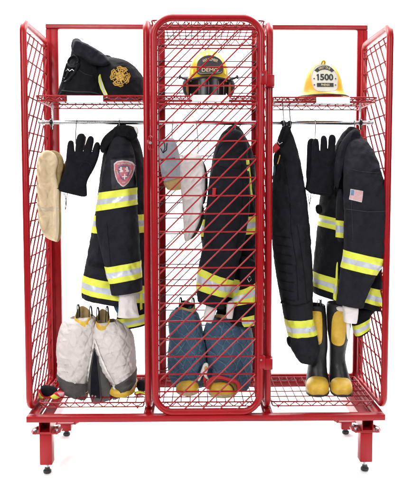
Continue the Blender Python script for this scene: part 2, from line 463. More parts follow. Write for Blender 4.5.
# ================================================================== THE RACK
RP = 0.0143                                   # pipe radius
XL, XR = at(23.4, 45, 0).x, at(390.0, 45, 0).x
D1, D2 = at(147, 150, 0).x, at(269.0, 150, 0).x
YB = 0.425                                     # rear pipes
ZTOP = at(23, 21, 0).z; 
YF = -0.045
ZP = at(26, 416.8, YF).z                       # top of platform
PLH = 0.026
rack = thing('gear_rack', 'red tubular steel gear rack with three wire bays, middle bay closed by a mesh door', 'gear rack', (0, 0.2, 0))
ZB = ZP + RP + 0.004
def panel_path(x, ztop, zbot, y0=0.0, y1=YB, r0=0.05):
    return rounded([(x, y0, zbot), (x, y0, ztop), (x, y1, ztop), (x, y1, zbot)], [r0, r0, 0.03, 0.03], 8)
def wiremesh(bm, x0, x1, z0, z1, fn, r, pitch=0.073, diag=1, zref=None):
    """horizontal wires plus 45 degree wires; fn(s,z)->point"""
    zref = z0 if zref is None else zref
    z = zref
    while z < z1:
        if z > z0: rod(bm, fn(x0, z, 0), fn(x1, z, 0), r, 6)
        z += pitch
    c = zref-(x1-x0)
    while c < z1:
        # s in 0..w , z = c + s
        w = x1-x0; s0 = max(0, z0-c); s1 = min(w, z1-c)
        if s1-s0 > 0.02:
            if diag > 0: rod(bm, fn(x0+s0, c+s0, 1), fn(x0+s1, c+s1, 1), r, 6)
            else: rod(bm, fn(x1-s0, c+s0, 1), fn(x1-s1, c+s1, 1), r, 6)
        c += pitch
def side_panel(name, x, ztop, sgn, label=None):
    bm = BM(); tube(bm, panel_path(x, ztop, ZB), RP, 16, closed=True)
    o = obj(name, bm, M['red'], rack, label=label)
    bm = BM()
    wiremesh(bm, 0.012, YB-0.012, ZB, ztop-0.035, lambda s, z, d: Vector((x+sgn*(0.004+0.004*d), s, z)), 0.0033, zref=ZB+0.045)
    rod(bm, (x+sgn*0.004, 0.012, ztop-0.036), (x+sgn*0.004, YB-0.012, ztop-0.036), 0.0035, 6)
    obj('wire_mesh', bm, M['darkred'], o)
    return o
side_panel('side_panel', XL, ZTOP, 1)
side_panel('side_panel', XR, ZTOP-0.012, -1)
side_panel('divider_panel', D1, at(147, 21, 0).z, 1)
side_panel('divider_panel', D2, at(269, 23, 0).z, -1)
# base platform
XPL, XPR = at(25.9, 418, YF).x, at(385.5, 418, YF).x
bm = BM()
tw = 0.026
box(bm, (XPL, YF, ZP-PLH), (XPR, YF+tw*1.4, ZP), 0.003)
box(bm, (XPL, YB+0.005, ZP-PLH), (XPR, YB+0.005+tw*1.3, ZP), 0.003)
for x in (XPL, D1-0.02, D2-0.02, XPR-0.042):
    box(bm, (x, YF+tw*1.4, ZP-PLH+0.001), (x+0.042, YB+0.005, ZP-0.001), 0.002)
base = obj('base_frame', bm, M['red'], rack)
# feet of the dividers
for x in (D1, D2):
    for y in (0.0, YB):
        bm = BM(); disc(bm, (x, y, ZP+0.005), (0, 0, 1), RP*0.95, 0.012, 14); obj('pipe_foot', bm, M['red'], rack)
# back frame: square tube standing just behind the panels
YR = YB+0.018
ZBT = at(46, 28.6, YR).z
bm = BM(); st = 0.029
XBL, XBR = at(45.8, 60, YR).x, at(367.5, 60, YR).x
for a, b in ((XBL, XBL+0.0255), (XBR-0.0235, XBR), (at(53.0, 200, YR).x, at(60.2, 200, YR).x), (at(158.5, 200, YR).x, at(165.6, 200, YR).x), (at(251, 200, YR).x, at(257.6, 200, YR).x), (at(355.2, 200, YR).x, at(362.0, 200, YR).x)):
    p = obj('back_post', (lambda q: (box(q, (a, YR, ZP), (b, YR+0.028, ZBT-0.001), 0.003), q)[1])(BM()), M['red'], rack)
box(bm, (XBL, YR-0.001, ZBT), (XBR, YR+0.027, ZBT+0.0225), 0.004)
obj('back_rail', bm, M['red'], rack)
bm = BM(); box(bm, (XBL, YR+0.001, ZP+0.002), (XBR, YR+0.027, ZP+0.030), 0.003)
obj('back_rail', bm, M['red'], rack)
# legs
def leg(pxc, pytop, pybot, pyfoot, Y, plate=True):
    c = at(pxc, (pytop+pybot)/2, Y).x; zt = ZP-PLH
    h = 0.026
    o = BM(); zb = at(pxc, pybot, Y-h).z; ztp = at(pxc, pytop, Y-h).z
    box(o, (c-h, Y-h, zb), (c+h, Y+h, ztp), 0.004)
    lo = obj('leg', o, M['red'], rack)
    b = BM(); disc(b, (c, Y, zb-0.006), (0, 0, 1), 0.007, 0.022, 12)
    obj('threaded_stem', b, M['steel'], lo)
    b = BM(); disc(b, (c, Y, 0.009), (0, 0, 1), 0.017, 0.016, 24, 0.004); disc(b, (c, Y, 0.020), (0, 0, 1), 0.011, 0.010, 18)
    obj('foot', b, M['rubber'], lo)
    if plate:
        b = BM()
        zc = ztp
        # plate with rounded ends, drawn as an elongated octagon
        w, dd = 0.062, 0.040
        ring = [(-w, -dd*.45), (-w*.8, -dd), (w*.8, -dd), (w, -dd*.45), (w, dd*.45), (w*.8, dd), (-w*.8, dd), (-w, dd*.45)]
        lo_ = [b.verts.new((c+x, Y+y, zc)) for x, y in ring]; hi_ = [b.verts.new((c+x, Y+y, zc+0.006)) for x, y in ring]
        b.faces.new(lo_[::-1]); b.faces.new(hi_)
        for k in range(8): b.faces.new((lo_[k], lo_[(k+1) % 8], hi_[(k+1) % 8], hi_[k]))
        pl = obj('mounting_plate', b, M['red'], rack, smooth=False)
        for sx in (-1, 1):
            for sy in (-1, 1):
                b = BM(); disc(b, (c+sx*w*0.72, Y+sy*dd*0.5, zc+0.010), (0, 0, 1), 0.0075, 0.009, 6); disc(b, (c+sx*w*0.72, Y+sy*dd*0.5, zc-0.004), (0, 0, 1), 0.006, 0.008, 6)
                obj('bolt', b, M['steel'], pl)
    return c, ztp
Z2 = ZP-PLH
c1, zt1 = leg(47.0, 433.2, 465.5, 472, 0.03)
c2, zt2 = leg(365.0, 431.5, 462.5, 469, 0.03)
c3, zt3 = leg(66.6, 423.6, 431.4, 435, 0.455, True)
c4, zt4 = leg(345.6, 421.8, 430.0, 433, 0.455, True)
for c in (c1, c2):
    # open-ended square channel running front to back under the platform
    b = BM(); w = 0.024; t = 0.003; z0, z1 = zt1+0.006, Z2-0.0005
    for (x0, x1, za, zb_) in ((c-w, c-w+t, z0, z1), (c+w-t, c+w, z0, z1), (c-w+t, c+w-t, z0, z0+t), (c-w+t, c+w-t, z1-t, z1)):
        box(b, (x0, -0.01, za), (x1, 0.500, zb_))
    box(b, (c-w+t, 0.05, z0+t), (c+w-t, 0.054, z1-t))
    obj('leg_channel', b, M['red'], rack, smooth=False)
# wire shelves
def shelf(name, x0, x1, y0, y1, z, label_px=None, nw=9, drop=0.019, across=0.036, wr=0.0023):
    bm = BM(); ins = 0.006
    loop = rounded([(x0, y0, z), (x1, y0, z), (x1, y1, z), (x0, y1, z)], 0.011, 3); tube(bm, loop, 0.0034, 8, closed=True)
    loop = rounded([(x0+ins, y0+.002, z-drop), (x1-ins, y0+.002, z-drop), (x1-ins, y1-.002, z-drop), (x0+ins, y1-.002, z-drop)], 0.011, 3)
    tube(bm, loop, 0.0028, 8, closed=True)
    n = max(4, int((x1-x0)/0.047)); zig = []
    for yy in (y0+0.001, y1-0.001):
        n = int(round((x1-x0)/0.047))
        pts = [Vector((x0+ins+(x1-x0-2*ins)*k/(2*n), yy, z if k % 2 == 0 else z-drop)) for k in range(2*n+1)]
        tube(bm, rounded(pts, 0.004, 2, False), 0.0023, 6)
    for xx in (x0+0.003, x1-0.003):
        n = int(round((y1-y0)/0.047))
        pts = [Vector((xx, y0+(y1-y0)*k/(2*n), z if k % 2 == 0 else z-drop)) for k in range(2*n+1)]
        tube(bm, rounded(pts, 0.004, 2, False), 0.0023, 6)
    fo = obj(name, bm, M['red'], rack)
    bm = BM(); n = int((x1-x0)/across)
    for k in range(1, n):
        x = x0+(x1-x0)*k/n; tube(bm, [(x, y0+0.001, z+0.0032), (x, y1, z+0.0032)], wr, 6)
    for k in range(1, 5):
        y = y0+(y1-y0)*k/5; rod(bm, (x0, y, z-0.0005), (x1, y, z-0.0005), 0.0024, 6)
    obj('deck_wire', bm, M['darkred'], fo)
    if label_px:
        a, b, t, u = label_px
        bm = BM(); P0 = at(a, u, y0-0.008); P1 = at(b, t, y0-0.008)
        box(bm, (P0.x, y0-0.0085, P0.z), (P1.x, y0-0.0045, P1.z), 0.0008)
        lb = obj('label_holder', bm, M['label'], fo, smooth=False)
        bm = BM(); box(bm, (P0.x, y0-0.0105, P0.z-0.0015), (P1.x, y0-0.0045, P0.z+0.0008)); obj('holder_lip', bm, M['steel'], lb, smooth=False)
    return fo
XA0, XA1 = XL+0.030, D1-0.020
XB0, XB1 = D1+0.022, D2-0.022
XC0, XC1 = D2+0.022, XR-0.030
YS = 0.07; ZS = at(100, 96.0, YS).z
shelf('shelf', XA0, XA1, YS, 0.40, ZS, (67, 103, 95.6, 102.4))
shelf('shelf', XB0, XB1, YS, 0.40, ZS, (192, 229, 95.0, 101.5))
shelf('shelf', XC0, XC1, YS, 0.40, ZS-0.004, (316.3, 350, 97.2, 103.2))
YG = 0.045; ZG = at(300, 401.5, YG).z
for (a, b) in ((XA0, XA1), (XB0, XB1), (XC0, XC1)):
    shelf('floor_shelf', a, b, YG, 0.405, ZG, None)
    for xx in (a+0.03, b-0.03):
        for yy in (YG+0.01, 0.39):
            bm = BM(); rod(bm, (xx, yy, ZP-0.001), (xx, yy, ZG-0.016), 0.004, 8); obj('shelf_bracket', bm, M['red'], rack)
ZT = at(200, 20.5, 0.02).z
shelf('roof_shelf', XB0-0.002, XB1+0.002, 0.02, 0.40, ZT, None, across=0.026, drop=0.026)
# back mesh of the middle bay
bm = BM()
wiremesh(bm, XB0-0.01, XB1+0.01, ZP+0.05, ZBT, lambda s, z, d: Vector((s, YR-0.004-0.004*d, z)), 0.0028, zref=at(200, 45.6, YR).z-0.073*22)
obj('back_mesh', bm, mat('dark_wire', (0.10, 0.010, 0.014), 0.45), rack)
# chrome hanging rods, one a bay, with their drop brackets
YH = 0.20; ZH = at(200, 122.6, YH).z; RH = 0.0088
for (a, b) in ((XL+0.012, D1-0.004), (D1+0.004, D2-0.004), (D2+0.004, XR-0.012)):
    bm = BM(); rod(bm, (a, YH, ZH), (b, YH, ZH), RH, 20)
    r = obj('hanging_rod', bm, M['chrome'], rack)
    for x, s in ((a+0.055, 1), (b-0.055, -1)):
        if (x < D1-0.2) or (x > D2+0.2):
            bm = BM(); disc(bm, (x, YH, ZH), (1, 0, 0), 0.017, 0.012, 16, 0.003); box(bm, (x-0.004, YH-0.006, ZH-0.03), (x+0.004, YH+0.006, ZH-0.012), 0.001)
            obj('rod_clamp', bm, M['blackplastic'], r)
            bm = BM(); rod(bm, (x+s*0.002, YH+0.004, ZH+0.014), (x+s*0.002, YH+0.004, ZS-0.012), 0.0045, 10)
            disc(bm, (x-s*0.035, YH, ZH), (1, 0, 0), 0.0125, 0.010, 16)
            obj('drop_rod', bm, M['chrome'], r)
# ---- the door
YD = -0.030
dxl, dxr = at(154.3, 150, YD).x, at(260.8, 150, YD).x
dzt, dzb = at(205, 17.8, YD).z, at(205, 412.0, YD).z
bm = BM(); tube(bm, rounded([(dxl, YD, dzb), (dxr, YD, dzb), (dxr, YD, dzt), (dxl, YD, dzt)], 0.075, 12), RP, 18, closed=True)
door = obj('door', bm, M['red'], rack)
bm = BM()
zr = at(205, 48.3, YD).z-0.0732*24
r_ = 0.0034
wiremesh(bm, dxl+0.018, dxr-0.018, dzb+0.010, dzt-0.02, lambda s, z, d: Vector((s, YD+0.002-0.006*d, z)), r_, pitch=0.0732, zref=zr)
for x in (dxl+0.017, dxr-0.017): rod(bm, (x, YD+0.004, dzb+0.06), (x, YD+0.004, dzt-0.06), 0.0028, 6)
obj('wire_mesh', bm, M['red'], door)
for py in (79, 362):
    p = at(265, py, YD)
    bm = BM(); box(bm, (dxr-0.004, YD-0.018, p.z-0.024), (dxr+0.022, YD-0.012, p.z+0.030), 0.003); 
    tube(bm, [(D2-0.0, -0.004, p.z-0.032), (D2-0.0, -0.004, p.z+0.018)], RP+0.005, 16)
    box(bm, (dxr+0.016, YD-0.014, p.z-0.030), (D2+0.016, -0.018, p.z+0.016), 0.003)
    h = obj('hinge', bm, M['red'], door)
    bm = BM(); disc(bm, (dxr+0.004, YD-0.019, p.z+0.014), (0, 1, 0), 0.004, 0.006, 10); obj('hinge_pin', bm, M['steel'], h)
p = at(151, 143, YD)
bm = BM(); tube(bm, rounded([(p.x-0.010, YD-0.006, p.z-0.026), (p.x+0.008, YD-0.012, p.z-0.026), (p.x+0.008, YD-0.012, p.z+0.026), (p.x-0.010, YD-0.006, p.z+0.026)], 0.008, 4), 0.0035, 8, closed=True)
box(bm, (p.x-0.016, YD-0.010, p.z-0.012), (p.x+0.002, YD-0.002, p.z+0.012), 0.002)
la = obj('latch', bm, M['red'], door)
bm = BM(); disc(bm, (p.x-0.002, YD-0.014, p.z), (0, 1, 0), 0.006, 0.006, 12); obj('keyhole', bm, M['steel'], la)
# little welds between door frame and the right divider
bm = BM()
bm.free()

# ================================================================== hooks
def hook(px, py0, py1, label, dx=0.0, Y=YH, r=0.0022):
    """S shaped wire hook over the rod, reaching down to py1"""
    a = at(px, py0, Y); b = at(px+dx, py1, Y)
    pts = [Vector((a.x, Y+math.cos(t)*(RH+0.0025), ZH+math.sin(t)*(RH+0.0025))) for t in [PI*k/8-0.5 for k in range(0, 10)]]
    pts += [Vector((a.x*.6+b.x*.4, Y-0.010, ZH-0.014)), Vector((b.x, Y-0.004, (ZH+b.z)/2)), Vector((b.x, Y-0.002, b.z+0.006)), Vector((b.x+0.003, Y-0.006, b.z-0.003)), Vector((b.x+0.009, Y-0.008, b.z-0.001)), Vector((b.x+0.011, Y-0.008, b.z+0.008))]
    bm = BM(); tube(bm, pts, r, 8)
    o = obj('wire_hook', bm, M['hookwire'], None, loc=(b.x, Y, b.z))
    return tag(o, label, 'hook', 'wire hooks on the hanging rods')
hook(77, 122, 145, 'bare wire hook on rod holding the black gloves beside the cream hood', -1)
hook(119.5, 122, 128, 'wire hook on rod holding the coat with the shield patch')
hook(173, 122, 143, 'wire hook holding the grey and tan work glove', -1)
hook(196, 122, 158, 'long wire hook holding the white hood in the door bay', 2)
hook(235, 122, 134, 'wire hook holding the coat behind the mesh door')
hook(315, 124, 141, 'wire hook on rod holding black gloves beside the quilted trouser leg')
hook(354, 124, 132, 'wire hook on rod holding the coat with the flag patch')

# ================================================================== garments
BAND = [M['lime'], M['silver']]
# ---- LEFT COAT
cl = thing('turnout_coat', 'black fire coat with red shield patch and lime bands hanging in left bay', 'coat', at(115, 300, 0.25), 'fire coats hanging in the rack')
T = Loft([(117, 126, 127, 126, .25, .02), (112, 131, 134, 131, .25, .05), (105, 150, 141, 148, .26, .08), (100, 180, 146, 176, .26, .095),
          (97, 205, 147.5, 200, .27, .10), (95, 215, 148, 213.5, .27, .10), (92, 232, 148, 231.5, .27, .10), (88, 255, 148, 252, .27, .10),
          (84.2, 274, 148.5, 284, .27, .105), (82.3, 291, 148.5, 301, .27, .107), (83, 297, 148.5, 306, .27, .105)], 0.011, 3)
body = obj('coat_body', T.mesh(BM()), M['shell'], cl)
obj('reflective_band', T.band(BM(), 8, 9), BAND, body)
obj('reflective_band', T.band(BM(), 5, 6), BAND, body)
S = Loft([(113, 139, 126, 137, .17, .03), (109, 148, 131, 144, .17, .045), (104.5, 165, 135, 160, .165, .052), (99.5, 192.5, 136.5, 187.5, .16, .056),
          (96.5, 211, 136.8, 204.5, .155, .057), (97, 230, 138, 222, .15, .056), (101, 250, 139.5, 243, .15, .054), (105, 266.5, 140.3, 260.5, .15, .052),
          (109.3, 283, 141.3, 277, .15, .051), (112, 294.5, 141.6, 290, .15, .05)], 0.010, 9)
sl = obj('sleeve', S.mesh(BM()), M['shell'], cl)
obj('reflective_band', S.band(BM(), 3, 4), BAND, sl)
obj('reflective_band', S.band(BM(), 7, 8), BAND, sl)
C_ = Loft([(120, 290, 135, 289, .15, .026), (119.6, 297, 135.2, 296, .15, .026), (119.2, 304, 136.2, 302, .15, .026), (118.6, 313.5, 137.6, 311.5, .15, .027), (117.8, 316.5, 139.2, 316.5, .15, .026)], 0.007, 5, e=.7)
obj('wrist_cuff', C_.mesh(BM(), top='round'), M['whiteknit'], cl)
bm = BM(); inflate(bm, [(111, 130), (118, 125.5), (128, 124.5), (137, 128), (138, 139), (132, 141.5), (124, 138), (116, 142), (110, 146), (107, 152), (101, 153.5), (99.5, 146), (103, 137)], 0.17, 0.024, 0.011, seed=4, amp=0.013, sm=1)
col_ = obj('collar', bm, M['shell2'], cl)
bm = BM(); inflate(bm, [(133.5, 125.8), (137, 126.4), (138.6, 130), (138.5, 134.5), (136, 133), (134, 129)], 0.150, 0.006, 0.006, seed=4, sm=1, step=.002)
obj('collar_lining', bm, M['whitecloth'], cl)
L3 = Loft([(118, 296, 149, 294, .26, .06), (117.5, 306, 149, 302, .26, .06), (117, 319, 149, 312, .26, .06), (118, 327, 149, 321, .26, .058), (120, 328.5, 149, 323, .26, .05)], 0.004, 8)
fl = obj('far_sleeve', L3.mesh(BM()), M['shell2'], cl)
obj('reflective_band', L3.band(BM(), 1.9, 3.0), BAND, fl)
bv = bvh_of(sl)
bm = BM(); patch(bm, [(110.8, 160), (134, 157.5), (136.5, 186), (112, 189.5)], 0.11, bv, 0.002)
pa = obj('patch_backing', bm, M['shell3'], sl)
def pxz(px, py, Y): p = at(px, py, Y); return (p.x, p.z)
def shieldpoly(cx, cy, w, h, rot=0.0):
    P = [(-.50, -.36), (-.36, -.46), (-.1, -.5), (.12, -.5), (.36, -.46), (.50, -.34), (.46, -.10), (.38, .12), (.24, .34), (.08, .47), (0, .5), (-.10, .46), (-.27, .33), (-.40, .12), (-.47, -.12)]
    return [(cx+x*w*math.cos(rot)-y*h*math.sin(rot), cy+x*w*math.sin(rot)+y*h*math.cos(rot)) for x, y in P]
sc = (124.0, 173.6)
for nm, k, off, mm in (('shield_border', 1.0, .0032, 'patchpale'), ('shield_field', .90, .0040, 'patchred'), ('shield_blue', .56, .0048, 'patchblue')):
    bm = BM(); patch(bm, shieldpoly(sc[0], sc[1]-(0.6 if k < .6 else 0), 20.8*k, 26.5*k, .05), 0.11, bv, off, step=0.0022, thick=0.0022)
    ob_ = obj(nm, bm, M[mm], pa)
bm = BM(); patch(bm, shieldpoly(sc[0], sc[1]-.6, 20.8*.46, 26.5*.46, .05), 0.11, bv, .0055, step=0.002, thick=0.002); obj('shield_centre', bm, M['patchred'], pa)
bm = BM(); surf = lambda x, z: hity(bv, x, z, .12)-.0056
def bar_px(bm, a, b, w, Y=.11):
    A, B = Vector(pxz(*a, Y)), Vector(pxz(*b, Y)); d = (B-A).normalized(); n = Vector((-d.y, d.x))*w/2
    q = [A-n, B-n, B+n, A+n]
    vs = [bm.verts.new((v.x, surf(v.x, v.y)-.0006, v.y)) for v in q]; vb = [bm.verts.new((v.x, surf(v.x, v.y)+.001, v.y)) for v in q]
    bm.faces.new(vs); bm.faces.new(vb[::-1])
    for k in range(4): bm.faces.new((vs[k], vs[(k+1) % 4], vb[(k+1) % 4], vb[k]))
bar_px(bm, (122.4, 176.6), (127.4, 176.6), .0042); bar_px(bm, (124.9, 174), (124.9, 179.4), .0042)
# small pale figures in the quarters (two animals/people left and right)
for (x, y) in ((121.2, 169.5), (127, 169.3)):
    bar_px(bm, (x, y-2.6), (x+.2, y+2.6), .007); bar_px(bm, (x-2.1, y-.6), (x+2.1, y+1.4), .004); bar_px(bm, (x-1.6, y+2.4), (x+2.0, y+2.2), .003)
t1c = pxz(124.3, 163.6, .11); text_bm(bm, 'FIRE DEPARTMENT', t1c, .058, .0075, .0012, surf, arc=.11)
text_bm(bm, 'EMS', pxz(124.3, 182.6, .11), .013, .006, .0012, surf)
text_bm(bm, 'FIRE', pxz(117.7, 172.4, .11), .019, .0058, .0012, surf, rot=R(-68)); text_bm(bm, 'RESCUE', pxz(130.4, 172.4, .11), .022, .0058, .0012, surf, rot=R(68))
obj('shield_lettering', bm, M['whitecloth'], pa, smooth=False)
bm = BM(); seam(bm, [(112, 158), (134.5, 155)], .11, bv); seam(bm, [(107, 222), (113, 288)], .1, bv)
objs('seam', bm, M['shell2'], sl)
bm = BM(); bvb = bvh_of(body)
patch(bm, [(88, 262), (104, 264), (104, 268), (87.5, 266)], .17, bvb, .004); obj('pocket_edge', bm, M['shell2'], body)
# pocket with lime edges seen at the right, low
bm = BM(); bvf = bvh_of(fl); patch(bm, [(134, 293), (136.2, 293), (136.4, 309), (134.6, 310)], .2, bvh_of(body), .006); patch(bm, [(139.8, 293), (142.2, 293), (142.4, 309), (140.2, 310)], .2, bvh_of(body), .006)
obj('pocket_trim', bm, M['lime'], body)
bm = BM(); inflate(bm, [(112, 298), (119, 299), (122, 311), (119, 316), (114, 309)], .2, .01, .012); obj('lining_edge', bm, M['bluecloth'], cl)

# ---- RIGHT COAT
cr = thing('turnout_coat', 'black fire coat with flag patch on sleeve hanging in right bay', 'coat', at(355, 310, 0.15), 'fire coats hanging in the rack')
T = Loft([(347, 129, 357, 130, (.24,.18), .02), (341, 136, 361, 137, (.25,.15), .04), (333, 152, 366, 150, (.27,.12), .06), (324, 178, 372, 175, (.27,.10), .07), (320, 200, 378, 200, (.27,.08), .07),
          (319.5, 214.5, 380, 228, (.27,.08), .07), (318.2, 225.5, 380, 240, (.27,.08), .07), (315, 250, 381, 258, (.27,.08), .07), (313, 271, 382, 289.5, (.27,.08), .07), (312, 285, 381.5, 306, (.27,.08), .07), (314, 293, 380.5, 311, (.27,.08), .068)], 0.011, 13)
body = obj('coat_body', T.mesh(BM()), M['shell2'], cr)
obj('reflective_band', T.band(BM(), 8, 9), BAND, body)
obj('reflective_band', T.band(BM(), 5, 6), BAND, body)
S = Loft([(352, 138, 362, 138, .12, .03), (347.5, 145, 369, 145, .09, .045), (345, 160, 376, 158, .06, .05), (344, 176, 380.5, 173, .045, .052), (343.8, 190, 384.5, 187, .035, .052),
          (344, 205, 386, 204, .03, .052), (344.5, 225, 385.8, 228, .03, .052), (344.8, 250, 383.8, 258.7, .035, .052), (342, 267.4, 375.6, 274.8, .045, .05),
          (339, 285, 368, 291, .06, .048), (336.5, 303, 362.5, 307.5, .07, .046)], 0.010, 17)
sl = obj('sleeve', S.mesh(BM()), M['shell'], cr)
obj('reflective_band', S.band(BM(), 7, 8), BAND, sl)
C_ = Loft([(343, 300, 357, 302, .07, .028), (343, 308, 357.8, 310, .07, .028), (343.5, 317, 357.2, 317, .07, .028), (344, 321.5, 356.4, 322.5, .07, .026)], 0.0028, 5, e=.6)
cu_ = obj('wrist_cuff', C_.mesh(BM()), M['whiteknit'], cr)
bm = BM(); inflate(bm, [(346, 319), (350, 319), (350.5, 340), (346.5, 340)], .07, .003, .004); obj('cuff_strap', bm, M['whitecloth'], cr)
bm = BM(); inflate(bm, [(336, 306), (347, 307), (347, 312), (337, 311)], .19, .006, .006, sm=1); obj('inner_cuff', bm, M['whiteknit'], cr)
bm = BM(); inflate(bm, [(353, 128.5), (359.5, 130), (361, 137), (358, 142), (350, 149), (345, 158), (343, 172), (339.5, 186), (336, 190), (333.5, 176), (335, 160), (338, 148), (344, 137)], 0.105, 0.022, 0.011, seed=14, amp=0.010, sm=1)
co_ = obj('collar', bm, M['shell'], cr)
bm = BM(); inflate(bm, [(336, 188), (345, 190), (344.8, 238), (344, 243), (335.4, 241)], 0.095, 0.016, 0.012, amp=.002)
pk = obj('front_placket', bm, M['shell'], cr); bvp = bvh_of(pk)
bm = BM()
patch(bm, [(335.6, 220), (344.9, 221), (344.8, 226), (335.6, 225)], .09, bvp, .003); patch(bm, [(335.6, 225), (344.8, 226), (344.8, 233), (335.6, 232)], .09, bvp, .003, mi=1); patch(bm, [(335.6, 232), (344.8, 233), (344.7, 238), (335.4, 237)], .09, bvp, .003)
obj('reflective_band', bm, BAND, pk)
bm = BM(); inflate(bm, [(315.2, 206), (318, 204), (321.5, 205), (322.5, 212), (319, 214.6), (315.8, 212.5)], .22, .010, .008, sm=1, step=.002); obj('pocket_flap', bm, M['shell2'], cr)
bm = BM(); inflate(bm, [(336.2, 262), (338.6, 262), (338, 301), (332.8, 300), (333.4, 292), (335.2, 285)], .12, .006, .006); zp_ = obj('zip_edge', bm, M['lime'], cr)
bm = BM(); patch(bm, [(333.7, 286), (336, 286), (335.6, 293), (333.4, 293)], .12, bvh_of(zp_), .002); obj('zip_tape', bm, M['silver'], zp_)
L3 = Loft([(356, 309, 377, 309, .13, .035), (354, 316, 372.5, 313, .13, .035), (352.5, 325, 369.5, 317, .13, .035), (356, 335.4, 369.3, 327.5, .13, .032), (357.5, 336.5, 369, 329.5, .13, .03)], 0.003, 8)
fl = obj('far_sleeve', L3.mesh(BM()), M['shell2'], cr); obj('reflective_band', L3.band(BM(), 2.0, 3.0), BAND, fl)
bv = bvh_of(sl)
FQ = [(350.4, 188.9), (361.8, 191.0), (360.0, 202.2), (348.7, 199.4)]
def fq(u, v): 
    a = [FQ[0][i]*(1-u)*(1-v)+FQ[1][i]*u*(1-v)+FQ[2][i]*u*v+FQ[3][i]*(1-u)*v for i in (0, 1)]; return tuple(a)
bm = BM(); patch(bm, FQ, .0, bv, .0025, step=.002, thick=.002); fp = obj('flag_patch', bm, M['patchpale'], sl)
bm = BM()
for k in range(7):
    v0 = .05+k*.9/7+.0; v1 = v0+.9/14
    patch(bm, [fq(.04 if k > 3 else .30, v0), fq(.96, v0), fq(.96, v1), fq(.04 if k > 3 else .30, v1)], .0, bv, .0033, step=.0016, thick=.001)
obj('flag_stripe', bm, M['flagred'], fp)
bm = BM(); patch(bm, [fq(.04, .05), fq(.28, .05), fq(.28, .54), fq(.04, .54)], .0, bv, .0036, step=.0016, thick=.001); fb = obj('flag_canton', bm, M['flagblue'], fp)
bm = BM(); seam(bm, [(351, 169), (360, 171.5), (370, 172.5), (379, 173)], .0, bv); seam(bm, [(346, 209), (366, 211.5), (387, 211)], .0, bv, .0016); seam(bm, [(352, 240), (350, 190)], .0, bv)
objs('seam', bm, M['shell3'], sl)

# ---- MIDDLE COAT
cm = thing('turnout_coat', 'black fire coat with white cuffs hanging behind the mesh door', 'coat', at(230, 300, 0.25), 'fire coats hanging in the rack')
T = Loft([(228, 128, 240, 128, .26, .02), (221, 136, 245, 136, .26, .05), (214, 152, 251, 150, .27, .08), (209.5, 180, 256, 176, .27, .09), (207, 205, 257, 200, .27, .095),
          (203, 219, 257.5, 215, .27, .097), (201.5, 236, 257.5, 232, .27, .098), (203, 250, 257, 250, .27, .10), (204, 268, 257, 282, .27, .10), (206, 288, 257, 300, .27, .10), (207, 306, 257, 310, .27, .095)], 0.011, 23)
body = obj('coat_body', T.mesh(BM()), M['shell2'], cm)
obj('reflective_band', T.band(BM(), 8, 9), BAND, body)
obj('reflective_band', T.band(BM(), 5, 6), BAND, body)
S = Loft([(222, 136, 240, 134, .17, .03), (216.5, 148, 245, 144, .165, .045), (213, 165, 247.5, 160, .16, .052), (210, 185, 249, 180, .155, .056), (206.5, 210, 249.5, 205, .15, .058),
          (204, 235, 246, 232, .15, .058), (201.5, 252, 240, 257, .15, .057), (198.6, 267, 233.5, 280, .15, .055), (196.8, 288.5, 226.5, 296.5, .15, .052), (198, 301, 224, 308, .15, .048)], 0.010, 27)
sl = obj('sleeve', S.mesh(BM()), M['shell'], cm); obj('reflective_band', S.band(BM(), 7, 8), BAND, sl)
S2 = Loft([(236, 256, 255, 262, .18, .035), (238.5, 275, 256, 272, .18, .04), (239, 289.5, 256, 281.5, .18, .042), (224.5, 306, 255.5, 300.5, .18, .045), (226, 311, 255.5, 310, .18, .044), (230, 322, 255, 327, .18, .042)], 0.005, 31)
s2 = obj('sleeve', S2.mesh(BM()), M['shell2'], cm); obj('reflective_band', S2.band(BM(), 2, 3), BAND, s2); 
bm = BM(); bv2 = bvh_of(s2); patch(bm, [(241.5, 317.5), (254.6, 315.5), (254.6, 319), (241.5, 320.8)], .14, bv2, .003); patch(bm, [(241.5, 320.8), (254.6, 319), (254.6, 323), (242, 324)], .14, bv2, .003, mi=1); patch(bm, [(242, 324), (254.6, 323), (254.6, 326), (244, 326.8)], .14, bv2, .003)
obj('reflective_band', bm, BAND, s2)
C_ = Loft([(207, 300, 218, 302, .15, .025), (205.5, 308, 216.5, 309, .15, .026), (203.5, 316, 213.5, 318, .15, .025), (204, 320, 211.5, 322.5, .15, .022)], 0.0028, 35, e=.6); obj('wrist_cuff', C_.mesh(BM()), M['whiteknit'], cm)
C_ = Loft([(227, 304, 234.5, 304, .125, .016), (226.4, 311, 233.6, 311, .125, .016), (226.5, 317.5, 232.4, 318, .125, .015)], 0.002, 36, e=.6); obj('wrist_cuff', C_.mesh(BM()), M['whiteknit'], cm)
bm = BM(); inflate(bm, [(232, 129), (240, 130), (245.5, 137), (249, 150), (246, 156), (240, 148), (232, 142), (222, 148), (217, 158), (213.5, 160), (215, 149), (221, 139)], 0.155, 0.028, 0.018, seed=24, amp=0.010, sm=1)
obj('collar', bm, M['shell'], cm)
bvb = bvh_of(body, sl)
bm = BM()
for q in ([(245.5, 160), (250, 159), (250.5, 164), (246, 165)], [(246.5, 167), (250.8, 166.5), (252, 180), (253.6, 197), (251.5, 197), (249.5, 178), (249, 171), (246.8, 171)]): patch(bm, q, .15, bvb, .004)
obj('lettering_trim', bm, M['lime'], body)
bm = BM(); inflate(bm, [(212.6, 188), (216.2, 188), (215.6, 197), (212, 196.6)], .093, .003, .004, sm=0, step=.002); obj('red_tag', bm, M['redstrap'], sl)
